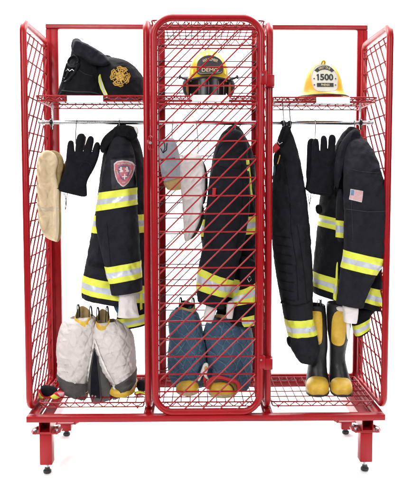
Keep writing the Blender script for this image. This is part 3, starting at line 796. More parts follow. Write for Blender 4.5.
bm = BM(); tube(bm, [at(250, 276, .12), at(247.5, 279, .115), at(249, 282, .115), at(251.5, 279.5, .12), at(250, 276, .12)], .0016, 6); obj('metal_ring', bm, M['chrome'], cm)
bm = BM(); bvs = bvh_of(sl); seam(bm, [(240, 150), (243, 180), (242, 210), (236, 250)], .1, bvs); seam(bm, [(216, 165), (226, 168), (240, 168)], .1, bvs)
objs('seam', bm, M['shell2'], sl)

# ---- TROUSERS hanging in the right bay
tr = thing('turnout_trousers', 'black fire trousers with quilted knee hanging by the door in right bay', 'trousers', at(300, 360, 0.2))
T = Loft([(281.5, 129, 290, 127, .2, .02), (277.5, 142, 294, 139, .2, .04), (274.5, 160, 299.5, 158, .2, .055), (272.5, 185, 304, 185, .2, .065), (272, 210, 307.5, 210, .2, .07), (272.5, 235, 310, 235, .2, .07),
          (275, 262, 311.3, 262, .2, .068), (279, 288, 312, 288, .2, .066), (284.3, 318, 312.6, 317.5, .2, .06), (288, 335.2, 316.4, 333.8, .2, .058), (289, 343, 318, 343, .2, .055), (293, 352, 319.3, 351, .2, .05), (299, 361, 313, 363, .2, .035)], 0.012, 41)
tb = obj('trouser_leg', T.mesh(BM()), M['shell'], tr); obj('reflective_band', T.band(BM(), 8, 9), BAND, tb)
bv = bvh_of(tb)
bm = BM()
for k in range(8):
    y = 236+k*9; seam(bm, [(275.5+k*1.0, y), (290+k*.7, y+1.8)], .13, bv, .0018)
seam(bm, [(291, 232), (296, 262), (298, 300)], .13, bv, .0016); seam(bm, [(297, 225), (303, 262), (307, 302)], .13, bv, .0016); seam(bm, [(281, 303), (296, 306), (311, 302)], .13, bv, .003); seam(bm, [(284, 160), (290, 200), (291, 232)], .13, bv)
kn = obj('knee_stitching', bm, M['shell2'], tb)
bm = BM(); inflate(bm, [(286.5, 336), (290, 338), (292, 345), (290, 348), (286.4, 343)], .2, .02, .012); obj('ankle_strap', bm, M['shell2'], tr)
bm = BM()
tube(bm, [at(283, 121, .19), at(284.5, 126, .17), at(283, 134, .16), at(281, 146, .15)], [.010, .011, .010, .008], 10, flat=(.5, 1))
tube(bm, [at(290, 121.5, .19), at(289, 127, .165), at(286, 134, .15), at(283, 142, .145)], [.009, .011, .010, .008], 10, flat=(.5, 1))
obj('suspender_loop', bm, M['suede'], tr)
bm = BM(); inflate(bm, [(272.6, 146.5), (275.6, 142.4), (280.4, 147.6), (276.8, 151.4), (272.6, 154)], .15, .006, .006, sm=0); obj('suspender', bm, M['redstrap'], tr)
bm = BM(); inflate(bm, [(273.3, 154), (276.5, 152), (278.5, 158), (277, 166), (273.5, 170)], .16, .010, .01); obj('suspender_pad', bm, M['suede'], tr)
bm = BM(); tube(bm, [at(280, 155, .142), at(279, 159, .140), at(277.5, 164, .140)], .0022, 6); obj('yellow_cord', bm, M['gold'], tr)
bm = BM(); inflate(bm, [(273, 165), (275.5, 164), (275.5, 174), (273.3, 176)], .155, .008, .008); obj('side_lining', bm, M['bluecloth'], tr)
bm = BM(); tube(bm, [at(277, 141, .14), at(279.5, 144.5, .135), at(282.5, 142.5, .135)], .0024, 8); obj('buckle', bm, M['chrome'], tr)
# double hooks hung from the shelf above
for dx_, lb in ((283.3, 'left wire of the double hook hung from shelf above the trousers'), (289.8, 'right wire of the double hook hung from shelf above the trousers')):
    y0_ = .16; P = [at(dx_-2.2, 97.3, y0_), at(dx_-2.4, 96, y0_), at(dx_-1.2, 95.8, y0_), at(dx_-.8, 98, y0_), at(dx_-.3, 108, y0_), at(dx_+.6, 121, y0_+.01), at(dx_+1, 125, y0_), at(dx_-1, 126, y0_)]
    P = [Vector((p.x, p.y, p.z-.004)) for p in P]
    bm = BM(); tube(bm, P, .0025, 8); o = obj('shelf_hook', bm, M['hookwire'], None, loc=P[-1]); tag(o, lb, 'hook')

# ================================================================== gloves
def glove(outline, Y, label, m, T=.012, Rr=.016, cuff=None, seed=1, extra=None, group=None):
    t = thing('glove', label, 'glove', at(sum(p[0] for p in outline)/len(outline), max(p[1] for p in outline), Y), group)
    bm = BM(); inflate(bm, outline, Y, T, Rr, step=.0022, amp=.005, seed=seed, sm=2)
    g = obj('glove_shell', bm, m, t)
    return t, g
GL = [(56.2, 190.6), (72, 194.5), (87.2, 198), (87.0, 190), (86.6, 182.8), (90, 175.5), (94, 169.3), (98.8, 157.6), (100.6, 147), (99.5, 142.5), (96.5, 141.5), (94.3, 144), (92.3, 150.5), (91.2, 154.6),
      (92.6, 148), (94.4, 139.5), (92.8, 136.2), (89.5, 135.6), (87.2, 138.5), (84.4, 147), (82.6, 153.6), (83.4, 147), (85.6, 138.5), (84.8, 134.2), (81.5, 133), (78, 134.2), (76.4, 138), (75.4, 146), (75.0, 153.4),
      (74.2, 147), (73.9, 142), (72, 140.2), (69, 140.4), (67.4, 143.5), (66.4, 153.8), (65.4, 165), (64.0, 172.2), (60.5, 181)]
tg, g = glove(GL, .175, 'black suede glove with cuff down hanging in left bay, the nearer one', M['suede'], group='gloves hanging in pairs')
bvg = bvh_of(g)
bm = BM(); circ = [(85.5+6.3*math.cos(a), 169.5+7.6*math.sin(a)) for a in [k*2*PI/18 for k in range(19)]]; seam(bm, circ, .16, bvg, .0013); seam(bm, [(57, 188.2), (72, 191.8), (87, 195.4)], .16, bvg, .0014)
seam(bm, [(75, 154), (74.5, 166)], .16, bvg); seam(bm, [(82.5, 154), (80.5, 166)], .16, bvg)
obj('stitching', bm, M['shell'], g)
bm = BM(); inflate(bm, [(84.6, 135.5), (86.6, 136.5), (85.2, 145), (82.6, 153), (80.5, 153), (83, 144)], .186, .009, .01); obj('palm_leather', bm, M['tanleather'], tg)
GB = [(x-3.2, y-1.5) for x, y in GL]
GB = [(54.8, 184), (60, 187), (70, 189), (82, 190), (82, 180), (88, 168), (92, 156), (90, 152), (84, 158), (80, 156), (72, 157), (65, 160), (63, 168), (59, 169), (55.3, 172), (54.9, 178)]
tg2, g2 = glove(GB, .215, 'black suede glove with brown leather palm, behind its pair in left bay', M['tanleather'], group='gloves hanging in pairs')
bm = BM(); tube(bm, [at(64.6, 193, .21), at(66, 200, .20), at(65.2, 209, .2)], .0019, 6); tube(bm, [at(67.5, 193, .20), at(66.2, 199, .195), at(66.5, 207, .195), at(65.0, 210, .2)], .0019, 6)
tube(bm, [at(63.5, 193, .20), at(63.6, 200, .195), at(64.5, 202, .195)], .0016, 6)
obj('cuff_clip', bm, M['hookwire'], tg)
GR = [(306, 192.5), (318, 195), (333.4, 197), (334, 188), (334.6, 180), (338.5, 167), (343, 153), (345, 143.5), (342.5, 139.5), (339.5, 140.5), (337.2, 146), (334.8, 153.4), (335.3, 146), (336.2, 138.5), (334.4, 134.8), (331, 134.2), (328.6, 136.5), (328.1, 144),
      (327.5, 152.8), (327.4, 145), (327.0, 138), (325, 135.4), (322.2, 135.5), (320.6, 138), (320.4, 145), (319.8, 153), (319.2, 146), (318.8, 141), (317, 138.4), (313.8, 138.6), (312, 142), (311.8, 152), (311.5, 165), (310.5, 180)]
tg, g = glove(GR, .135, 'black suede glove with cuff down hanging in right bay, the nearer one', M['suede'], seed=6, group='gloves hanging in pairs')
bvg = bvh_of(g); bm = BM(); seam(bm, [(306.5, 189.6), (318, 192), (333.6, 194)], .12, bvg, .0014)
for a, b in (((319.8, 153), (320, 166)), ((327.5, 153), (327, 167))): seam(bm, [a, b], .12, bvg)
seam(bm, [(327, 163), (329, 160), (333, 161), (335, 165)], .12, bvg)
obj('stitching', bm, M['shell'], g)
for nm, q in (('palm_leather', [(333.6, 180), (334.8, 180), (334.4, 190), (333.4, 190)]), ):
    bm = BM(); inflate(bm, q, .14, .006, .005, sm=1); obj(nm, bm, M['whiteknit'], tg)
GR2 = [(304.6, 190.5), (312, 192), (320, 192), (322, 170), (320, 150), (316, 141), (313, 138.2), (309.3, 138.6), (307.2, 142), (306.8, 152), (306.4, 166), (305.8, 175), (306.6, 181)]
tg2, g2 = glove(GR2, .175, 'black suede glove half hidden behind its pair in right bay', M['suede'], seed=7, group='gloves hanging in pairs')
bm = BM(); tube(bm, [at(307.5, 193, .165), at(308.5, 198, .16), at(309.5, 205, .16), at(309, 207, .16)], .0019, 6); tube(bm, [at(311, 193, .15), at(310.5, 198, .15), at(309.8, 204, .155)], .0019, 6); tube(bm, [at(314, 194, .15), at(312, 197, .15), at(310.5, 199, .155)], .0016, 6)
obj('cuff_clip', bm, M['hookwire'], tg2)
# grey work glove in the middle
GG = [(158.6, 146), (162, 139.5), (168, 138), (172.5, 137.2), (176, 141), (178.5, 150), (181, 160), (184, 171), (184.2, 177), (166, 183), (162.8, 181), (160.5, 170), (159, 158)]
tg, g = glove(GG, .18, 'grey and tan suede work glove hanging beside the white hood', M['greyglove'], T=.024, Rr=.025, seed=9)
bm = BM(); inflate(bm, [(162.6, 181.5), (172, 178.5), (183.8, 174.5), (184, 184), (182.5, 190.3), (168, 190.8), (165.4, 187)], .18, .020, .02, step=.0025); obj('cuff', bm, M['tancuff'], tg)
bvg = bvh_of(g); bm = BM()
seam(bm, [(160.5, 148), (163, 153), (166.5, 150), (167, 143)], .15, bvg, .0018, .001); seam(bm, [(164, 141), (165, 148), (163, 153)], .15, bvg, .0018, .001); seam(bm, [(161, 160.5), (167, 159), (175, 158)], .15, bvg, .0022, .001)
obj('stitching', bm, M['suede'], g)

# ================================================================== hoods
hd = thing('flash_hood', 'cream knitted fire hood hanging against left mesh panel', 'hood', at(50, 243, .17), 'flash hoods hanging')
bm = BM(); inflate(bm, [(36.6, 166), (38, 157), (42, 151.5), (47, 149.8), (52.5, 151.5), (57, 156), (58.5, 163), (56.5, 168), (55.5, 174), (58, 184), (59.2, 192), (58.7, 205), (59.2, 222), (58.0, 242), (53.5, 241.2), (46, 238), (41, 231), (38, 219), (36.8, 205), (36.2, 185)], .17, .017, .020, seed=51, amp=.013)
hm = obj('hood_front', bm, M['cream'], hd); bv = bvh_of(hm)
bm = BM(); seam(bm, [(37.4, 206), (46, 208.5), (58.6, 207)], .15, bv, .0013); seam(bm, [(55.2, 176), (55.6, 200), (56.2, 238)], .15, bv, .001); seam(bm, [(36.9, 209), (46, 211), (58.6, 209.5)], .15, bv, .0008)
obj('stitching', bm, M['whitecloth'], hm)
bm = BM(); inflate(bm, [(48, 151), (54, 150), (60, 153), (63.5, 158), (64.5, 168), (62, 176), (61, 200), (61.5, 220), (61.4, 236), (58, 243), (52, 240), (50, 200)], .195, .016, .014, seed=52, amp=.012)
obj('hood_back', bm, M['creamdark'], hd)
hd = thing('flash_hood', 'white knitted fire hood hanging behind the mesh door', 'hood', at(190, 243, .17), 'flash hoods hanging')
bm = BM(); inflate(bm, [(178.6, 165), (180.5, 158), (185, 154.2), (192, 152.3), (199, 153.5), (202.5, 158), (204.2, 168), (205.6, 180), (205.2, 195), (202.5, 206), (201.5, 217), (197, 228), (191.5, 238), (188, 242), (183.8, 241), (183.3, 225), (182.5, 205), (180.5, 188), (179, 176)], .17, .016, .020, seed=53, amp=.013)
hm = obj('hood_front', bm, M['whiteknit'], hd)
bm = BM(); inflate(bm, [(201, 200), (203.6, 205), (204.5, 214), (201.5, 226), (196, 236), (190, 240.5), (187, 239), (194, 230), (198.5, 218)], .185, .014, .012, seed=54); obj('face_opening', bm, M['olive'], hd)
bm = BM(); inflate(bm, [(197, 156), (204, 161), (207.5, 172), (208.2, 185), (206, 200), (203, 206), (200, 200)], .19, .014, .014, seed=55); obj('hood_back', bm, M['olive'], hd)

# ================================================================== rubber boots (right bay)
def boot(cx, label, group, Y0, xs, lean=0, panel=None):
    """xs: rows (pxl, pxr, py, Ycentre, halfdepth) from the top down to the ankle; then a real foot forward of it"""
    t = thing('boot', label, 'boot', at(cx, 399, Y0), group)
    return t
def foot_mesh(bm, cxl, cxr, ytop, ybot, yback, yfront, zb, seed=0, N=36, cback=None, Hf=None):
    """toe section: rounded bulb from ankle to toe along -Y; pixel extents given at yfront"""
    a = at(cxl, ybot, yfront+.03); b = at(cxr, ybot, yfront+.03); c = (a.x+b.x)/2; hw = (b.x-a.x)/2
    H = at(cxl, ytop, yfront+.06).z-zb if Hf is None else Hf
    cb = c if cback is None else cback
    K = 16; rings = []
    for i in range(K+1):
        s = i/K; y = yfront+(yback-yfront)*(1-math.cos(s*PI/2)) if s < 1 else yback
        f = math.sqrt(max(0.0, 1-(1-min(1, (y-yfront)/.06))**2)) if y < yfront+.06 else 1
        w = max(hw*(.30+.70*f), .004) if i else hw*.22; h = max(H*(.42+.58*f), .01) if i else H*.30
        ring = []
        for k in range(N):
            u = 2*PI*k/N; cx_, sz = math.cos(u), math.sin(u)
            x = math.copysign(abs(cx_)**.75, cx_)*w; z = math.copysign(abs(sz)**.8, sz)
            zz = zb+h*.30+ (z*h*.70 if z > 0 else z*h*.30)
            cc = c+(cb-c)*max(0, (y-yfront)/(.27-yfront))
            ring.append(bm.verts.new((cc+x, y, zz)))
        rings.append(ring)
    for A, B in zip(rings[:-1], rings[1:]):
        for k in range(N): bm.faces.new((A[k], A[(k+1) % N], B[(k+1) % N], B[k]))
    bm.faces.new(rings[0][::-1]); bm.faces.new(rings[-1])
ZF = ZG+.0055
for (L0, rows, fx, pan, lab) in (
    ('l', [(305, 325, 305), (304, 326, 314), (304.5, 327, 330), (308, 327.5, 345), (309, 326.5, 358), (307.5, 327, 370), (306.5, 329, 382)], (305.2, 328.6, 378.5, 397.2), [(307, 311.5), (321, 311), (322.4, 315), (322.8, 340), (320.5, 346), (309, 345), (306, 330)], 'yellow toed black rubber boot half hidden by the hanging trouser leg'),
    ('r', [(327, 351, 303), (326.5, 351.5, 312), (327.5, 350, 330), (329.5, 346.5, 345), (329.5, 345, 358), (329.5, 347.5, 370), (330, 351, 382)], (330.2, 352.2, 379.5, 398), [(333, 311.5), (345, 310.5), (346.4, 315), (345.8, 341), (343, 346.5), (334, 346.3), (332, 341)], 'yellow toed black rubber boot below the cuff of the flag patch coat')):
    t = thing('boot', lab, 'boot', at((fx[0]+fx[1])/2, 399, .2), 'pair of rubber boots in right bay')
    yy = .25
    Lb = Loft([(a, y, b, y, yy, .055) for a, b, y in rows[:3]]+[(a, y, b, y, yy, .048) for a, b, y in rows[3:5]]+[(rows[5][0], 370, rows[5][1], 370, yy-.01, .055), (rows[6][0], 382, rows[6][1], 382, yy-.02, .07)], .0022, 61, e=.95)
    sh = obj('boot_shaft', Lb.mesh(BM(), top='open', bot='round'), M['bootrub'], t)
    cbk = at((rows[6][0]+rows[6][1])/2, 382, .24).x
    bm = BM(); foot_mesh(bm, fx[0]+1, fx[1]-1, fx[2]-1, fx[3], .29, .13, ZF, cback=cbk); obj('boot_foot', bm, M['bootrub'], t)
    bm = BM(); foot_mesh(bm, fx[0], fx[1], fx[2], fx[3], .185, .088, ZF, cback=cbk); tc_ = obj('toe_cap', bm, M['boottoe'], t)
    bm = BM(); patch(bm, pan, .19, bvh_of(sh), .004, thick=.005, sm=2); obj('shin_panel', bm, M['boottoe'], t)
    bm = BM(); foot_mesh(bm, fx[0]-.3, fx[1]+.3, 0, fx[3], .30, .084, ZF-.001, cback=cbk, Hf=.016); obj('sole', bm, M['rubber'], t)
    bm = BM(); cx0 = rows[0][0]+6
    for q in (-1.6, 1.6):
        tube(bm, rounded([at(cx0+8+q, 312, .2), at(cx0+8+q, 300, .205), at(cx0+9.6+q*.4, 299.6, .21), at(cx0+9.6+q*.4, 312, .23)], .004, 3, False), .0028, 8, flat=(1, .6))
    obj('pull_loop', bm, M['bootrub'], t)
# ================================================================== pale quilted trousers with boots (left bay)
def toe_boot(lab, cx0, cx1, yt, yb, Y0, m, grp, rimrows=None, soled=False, tp=None):
    t = thing('boot', lab, 'boot', (at((cx0+cx1)/2, yb, Y0+.1).x, Y0+.1, ZF), grp)
    bm = BM(); foot_mesh(bm, cx0, cx1, yt, yb, Y0+.20, Y0, ZF); o = obj('toe_cap', bm, m, t)
    if soled:
        a = at(cx0+.3, yb, Y0+.03); b = at(cx1-.3, yb, Y0+.03)
        bm = BM(); foot_mesh(bm, cx0-.4, cx1+.4, (yt*.45+yb*.55), yb, Y0+.19, Y0-.006, ZF-.001); obj('sole', bm, M['sole'], t)
    if rimrows:
        Lb = Loft(rimrows, .001, 3, e=1.0); N = 40
        bm = BM(); Lb.mesh(bm, top='open', bot='round'); obj('boot_shaft', bm, M['bootrub'] if not tp else M[tp], t)
    return t
pt = thing('turnout_trousers', 'pale quilted fire trousers pushed down over boots, dark hem', 'trousers', at(97, 395, .2))
hdp = .075
rowsL = [(70, 318, 93, 316, .21, .045), (63, 322, 96, 320, .21, .066), (58.8, 334, 97.5, 333, .205, .078), (57.3, 348, 97.5, 348, .20, .085), (57.8, 360, 95.5, 364, .20, .088), (58.8, 371, 90, 381.5, .195, .09), (62.5, 385, 86.5, 396.5, .195, .088)]
LL = Loft(rowsL, .010, 71, e=.9, fs=(1, 1, 2.2))
bm = BM(); LL.mesh(bm, top='open', bot='open', t1=5.0); lg = obj('trouser_leg', bm, M['quiltw'], pt)
bm = BM(); LL.mesh(bm, top='none', bot='open', t0=4.97, off=.004); obj('hem_cuff', bm, M['hem'], lg)
rowsR = [(96, 322, 118, 321, .205, .045), (94, 328, 126, 326, .205, .066), (92.5, 339, 132.5, 335, .20, .078), (93, 350, 134.5, 348, .20, .085), (98, 365, 135.5, 358, .20, .088), (112, 383, 136, 369, .195, .088), (114, 397, 135.2, 382, .195, .086)]
LR = Loft(rowsR, .010, 75, e=.9, fs=(1, 1, 2.2))
bm = BM(); LR.mesh(bm, top='open', bot='open', t1=5.0); rg = obj('trouser_leg', bm, M['quiltw'], pt)
bm = BM(); LR.mesh(bm, top='none', bot='open', t0=4.97, off=.004); obj('hem_cuff', bm, M['hem'], rg)
bm = BM(); inflate(bm, [(94, 346), (97, 352), (101, 366), (110, 384), (114, 393), (113, 400), (104, 402), (93, 405.5), (90, 398), (87, 388), (88.5, 372), (91, 356)], .135, .018, .03, seed=77, amp=.004)
fly = obj('fly_flap', bm, M['hem'], pt); bvf = bvh_of(fly)
bm = BM(); patch(bm, [(94.4, 350), (97, 360), (98.5, 376), (100, 398), (90.5, 396), (91, 372)], .12, bvf, .004); zz = obj('fly_lining', bm, M['suede'], fly)
bm = BM(); tube(bm, [Vector((p.x, hity(bvf, p.x, p.z, .12)-.006, p.z)) for p in [at(97+k*.45, 356+k*4.2, .12) for k in range(11)]], .0022, 6); obj('zip', bm, M['rubber'], fly)
bm = BM()
for (x, y) in ((92.8, 395), (95.8, 395.4)): 
    p = at(x, y, .12); disc(bm, (p.x, hity(bvf, p.x, p.z, .12)-.006, p.z), (0, 1, 0), .004, .004, 12)
obj('snap', bm, M['steel'], fly)
def ribbon(bm, pts, w, Y, yy):
    P = [at(x, y, Y) for x, y in pts]; tube(bm, [Vector((p.x, yy(p), p.z)) for p in P], w, 8, flat=(.35, 1))
bvl = bvh_of(lg, rg, fly)
yy = lambda p: hity(bvl, p.x, p.z, .13)-.006
bm = BM()
for pts, w in (([(94, 340), (92.8, 346), (91, 356), (89, 368), (86.8, 382)], .0085), ([(94, 340), (97, 347), (101, 358), (107, 371), (114, 383), (117.5, 389)], .0085)):
    q = []
    for a, b in zip(pts[:-1], pts[1:]):
        for k in range(4): q.append((a[0]+(b[0]-a[0])*k/4, a[1]+(b[1]-a[1])*k/4))
    q.append(pts[-1]); patchpoly = [(x-w*115, y) for x, y in q]+[(x+w*115, y) for x, y in reversed(q)]
    patch(bm, patchpoly, .12, bvl, .006, thick=.004, step=.003)
obj('white_binding', bm, M['whitecloth'], pt)
bm = BM(); patch(bm, [(112, 386), (115, 383.5), (119.5, 391), (117.5, 393)], .12, bvl, .009, thick=.003); obj('binding_tab', bm, M['whitecloth'], pt)
bm = BM()
for (x, y) in ((120.3, 379.5), (113.5, 385.5), (76, 381)):
    p = at(x, y, .12); disc(bm, (p.x, hity(bvl, p.x, p.z, .12)-.007, p.z), (0, 1, 0), .0045, .004, 12)
obj('snap', bm, M['steel'], pt)
bL = toe_boot('pale lined boot with yellow rim standing inside the quilted trousers, left one', 66, 90, 386, 397, .135, M['boottoe'], 'boots inside the pale trousers')
bR = toe_boot('pale lined boot with yellow rim standing inside the quilted trousers, right one', 108, 134.5, 384.5, 397.5, .094, M['boottoe'], 'boots inside the pale trousers')
def open_top(par, x0, x1, pyf, pyb, pyl, Y, hd, lining, rimm, pulls, N=44):
    """boot opening cut on a slant: low in front, high behind, so that the lining shows"""
    A, B = at(x0, pyf, Y), at(x1, pyf, Y); c = (A.x+B.x)/2; w = (B.x-A.x)/2
    zf, zk, zl = at(x0, pyf, Y-hd).z, at(x0, pyb, Y+hd).z, at(x0, pyl, Y).z
    def zt(u): return zf+(zk-zf)*(.5+.5*math.sin(u))**1.2 + .004*math.cos(3*u)
    def ring(bm, k, z): return [bm.verts.new((c+w*k*math.cos(u), Y+hd*k*math.sin(u), z(u))) for u in [2*PI*i_/N for i_ in range(N)]]
    def skin(bm, rs):
        for P, Q in zip(rs[:-1], rs[1:]):
            for i_ in range(N): bm.faces.new((P[i_], P[(i_+1) % N], Q[(i_+1) % N], Q[i_]))
    bm = BM(); rs = [ring(bm, 1.03, lambda u: zl), ring(bm, 1.0, lambda u: zt(u)-.02), ring(bm, 1.0, zt), ring(bm, .93, zt), ring(bm, .90, lambda u: zt(u)-.02), ring(bm, .86, lambda u: zl+.01), ring(bm, .3, lambda u: zl+.01)]
    skin(bm, rs); bm.faces.new(rs[-1]); obj('boot_shaft', bm, lining, par)
    bm = BM(); skin(bm, [ring(bm, 1.0, lambda u: zt(u)-.024), ring(bm, 1.06, lambda u: zt(u)-.022), ring(bm, 1.06, lambda u: zt(u)-.004), ring(bm, .98, lambda u: zt(u)+.002), ring(bm, .93, lambda u: zt(u)-.001)]); obj('boot_rim', bm, rimm, par)
    for (x, y0_, y1_) in pulls:
        s_ = -1 if x < (x0+x1)/2 else 1
        P = [at(x-.9, y1_, Y-.012), at(x-.6, (y0_+y1_)/2, Y-.014), at(x-.2, y0_, Y-.008), at(x+1.2, y0_+.3, Y+.004), at(x+1.9, (y0_+y1_)/2, Y+.010), at(x+2.0, y1_-1, Y+.012)]
        bm = BM(); tube(bm, rounded(P, .006, 4, False), .0034, 8, flat=(1.3, .7)); obj('pull_loop', bm, M['bootrub'], par)
open_top(bL, 75.3, 90.3, 321.5, 306.5, 326.3, .178, .038, M['creamdark'], M['boottoe'], ((77.6, 304.6, 318), (90, 306.2, 317)))
open_top(bR, 96.4, 109.6, 326.0, 309.5, 330.5, .176, .036, M['creamdark'], M['boottoe'], ((97.2, 307.4, 321), (106.6, 306.4, 322)))
# ---- straps on the floor shelf, left bay
ss = thing('strap_bundle', 'red, lime and black strap bundle on floor shelf at far left', 'straps', at(52, 398, .12), 'suspender bundles on the floor shelf')
bm = BM(); inflate(bm, [(40.5, 388), (42.5, 385), (47, 385.5), (53, 386.5), (57.5, 389), (58, 393), (52, 397), (45, 396.5), (41, 393)], .13, .030, .022, seed=81, amp=.008); obj('black_pad', bm, M['suede'], ss)
bm = BM(); inflate(bm, [(37.4, 392), (39.3, 388), (41.5, 392.5), (44.5, 396.5), (50, 395.2), (56, 391.4), (62, 390.5), (67, 391.2), (66.8, 394.5), (61, 397.2), (55, 399.6), (48, 398), (42, 400), (38.4, 397.5)], .105, .012, .012, step=.0022, seed=82, amp=.003); rs = obj('red_strap', bm, M['redstrap'], ss)
bv = bvh_of(rs); bm = BM(); patch(bm, [(39.6, 392), (41.4, 395.5), (44, 397.4), (42.2, 399), (39.8, 397.5), (38.8, 394.5)], .1, bv, .002); patch(bm, [(50.5, 396), (54.5, 393.6), (60.5, 397), (55, 399.2)], .1, bv, .002); obj('lime_stripe', bm, M['lime'], rs)
bm = BM(); patch(bm, [(57.5, 392.2), (64.5, 391.8), (63.5, 395.4), (60.5, 395.4)], .1, bv, .002); obj('faded_stripe', bm, M['pinkwhite'], rs)
ss = thing('strap_bundle', 'red, lime and black strap bundle beside the divider post, right of pale trousers', 'straps', at(141, 398, .16), 'suspender bundles on the floor shelf')
bm = BM(); inflate(bm, [(136.5, 382), (140, 379.5), (146, 380), (149, 384), (149, 390), (142, 392), (137, 390)], .20, .026, .02, seed=83, amp=.006); obj('black_pad', bm, M['suede'], ss)
bm = BM(); inflate(bm, [(133, 394), (137, 390.6), (142, 391), (149, 393.6), (149, 396.8), (142, 394.6), (137, 396.6)], .15, .010, .01, seed=84, step=.0022); rs = obj('red_strap', bm, M['redstrap'], ss)
bv = bvh_of(rs); bm = BM(); patch(bm, [(134.4, 392.4), (138, 390.6), (144, 391.8), (148, 393.8), (147, 394.8), (140, 392.8), (136, 394)], .14, bv, .002); obj('lime_stripe', bm, M['lime'], rs)
bm = BM(); inflate(bm, [(132, 397), (138, 394.8), (144, 395.5), (143, 397.6), (136, 398)], .13, .006, .006, step=.002); obj('faded_strap', bm, M['pinkwhite'], ss)

# ================================================================== blue quilted trousers (middle bay)
pb = thing('turnout_trousers', 'blue quilted fire trousers standing behind the mesh door', 'trousers', at(210, 395, .22))
LB = Loft([(175, 309, 192, 308, .24, .045), (170.5, 314, 197, 313, .24, .065), (169, 324, 201, 323, .24, .078), (169.5, 336, 204, 336, .235, .082), (168.5, 350, 206.5, 350, .23, .085), (168, 364, 206.5, 364, .23, .085), (169.5, 376, 205.5, 376, .23, .082), (173, 383.5, 203, 385, .23, .075)], .011, 91, e=.9, fs=(1, 1, 2.4))
bm = BM(); LB.mesh(bm, top='open'); lb_ = obj('trouser_leg', bm, M['quiltb'], pb)
LB2 = Loft([(211, 317, 240, 317, .235, .045), (207, 322, 248, 322, .235, .065), (204, 333, 252, 333, .23, .078), (206, 348, 252.5, 348, .225, .084), (207, 364, 252, 364, .225, .085), (208, 376, 251, 376, .225, .082), (211, 386.5, 248, 387, .225, .075)], .011, 95, e=.9, fs=(1, 1, 2.4))
bm = BM(); LB2.mesh(bm, top='open'); obj('trouser_leg', bm, M['quiltb'], pb)
bm = BM(); inflate(bm, [(197, 380), (201, 371), (203.5, 363.5), (206.5, 362.5), (208.5, 364), (208, 370), (206.5, 375), (210, 381), (205, 378), (203, 374), (199.5, 382)], .13, .006, .006, step=.002, sm=1); stp = obj('white_strap', bm, M['whitecloth'], pb)
bm = BM(); inflate(bm, [(204.3, 366.5), (207.2, 366), (207, 370.5), (204.8, 371.5)], .122, .005, .005, step=.002, sm=1); obj('yellow_tab', bm, M['boottoe'], stp)
bm = BM(); inflate(bm, [(202.5, 376), (206, 373), (209, 377), (206, 382), (203, 384)], .14, .008, .008, step=.002, sm=1); obj('red_tab', bm, M['redstrap'], pb)
b3 = toe_boot('yellow toed boot at bottom of blue trousers, left one, plain', 176, 199, 378, 393.5, .115, M['boottoe'], 'boots inside the blue trousers', soled=True)
b4 = toe_boot('yellow toed boot with red rim at bottom of blue trousers', 208.5, 237, 379.5, 397.5, .085, M['boottoe'], 'boots inside the blue trousers', soled=True)
bm = BM(); P = [at(207.4, 389, .10), at(209, 382, .11), at(213, 378, .12), at(220, 377.6, .12), at(229, 380, .115), at(236, 381, .11), at(239.5, 386, .10), at(238.5, 391, .095)]
tube(bm, rounded(P, .02, 4, False), .0075, 10, flat=(1, 1.2)); obj('red_rim', bm, M['redstrap'], b4)
bm = BM(); P = [at(213, 381.5, .11), at(221, 380, .108), at(228, 382.5, .105), at(233, 387, .1), at(234, 391, .098)]
tube(bm, rounded(P, .02, 4, False), .0035, 8); obj('black_piping', bm, M['rubber'], b4)
open_top(b3, 178.5, 195, 309, 301, 322, .24, .045, M['bootrub'], M['tancuff'], ((180, 297.5, 311), (192.5, 298, 311)))
open_top(b4, 216, 234, 316, 309, 330, .235, .045, M['bootrub'], M['tancuff'], ((218, 305, 318), (231.5, 305, 318)))

# ================================================================== helmets
def dome(bm, c, a, b, h, brim=.02, N=72, K=26, flare=0.0):
    ribs = True; br = brim/a
    """helmet shell: crown with centre ridge, side ribs and a flared brim"""
    rings = []
    prof = []
    for i in range(K+1):
        f = i/K*PI/2; prof.append((math.sin(f)**.86, math.cos(f)**.92*h if i < K else 0.0))
    prof[-1] = (1.0, 0.0)
    prof = [(s_*(1+flare*math.exp(-z_/.020)), z_) for s_, z_ in prof]; f0 = 1+flare
    ex = [(f0+br*.25, -.004), (f0+br*.62, -.009), (f0+br*.95, -.0125), (f0+br, -.0145), (f0+br*.97, -.0175), (f0+br*.5, -.013), (f0-.03, -.008), (f0-.06, .0)]
    for (s, z) in prof+ex:
        ring = []
        for k in range(N):
            u = 2*PI*k/N; x, y = math.cos(u)*a*s, math.sin(u)*b*s
            zz = z
            if z > 0 and ribs:
                rid = .0075*math.exp(-(x/.0085)**2)*min(1, s*3+.5)
                for ang in (.62, 1.10, 2.04, 2.52):
                    for sg in (1, -1):
                        du = (u-(ang if sg > 0 else 2*PI-ang)); rid += .0022*math.exp(-(du*a*s/.006)**2)*min(1, s*2)
                zz += rid
            q = Vector((x, y, 0)).normalized()*(0)
            if z <= 0: zz += -.006*abs(math.sin(u))**2*0 + .004*abs(math.cos(u))**2*(s-1)*8*0
            ring.append(bm.verts.new((c[0]+x, c[1]+y, c[2]+zz)))
        rings.append(ring)
    for A, B in zip(rings[:-1], rings[1:]):
        for k in range(N): bm.faces.new((A[k], A[(k+1) % N], B[(k+1) % N], B[k]))
    bmesh.ops.remove_doubles(bm, verts=rings[0], dist=.0005)
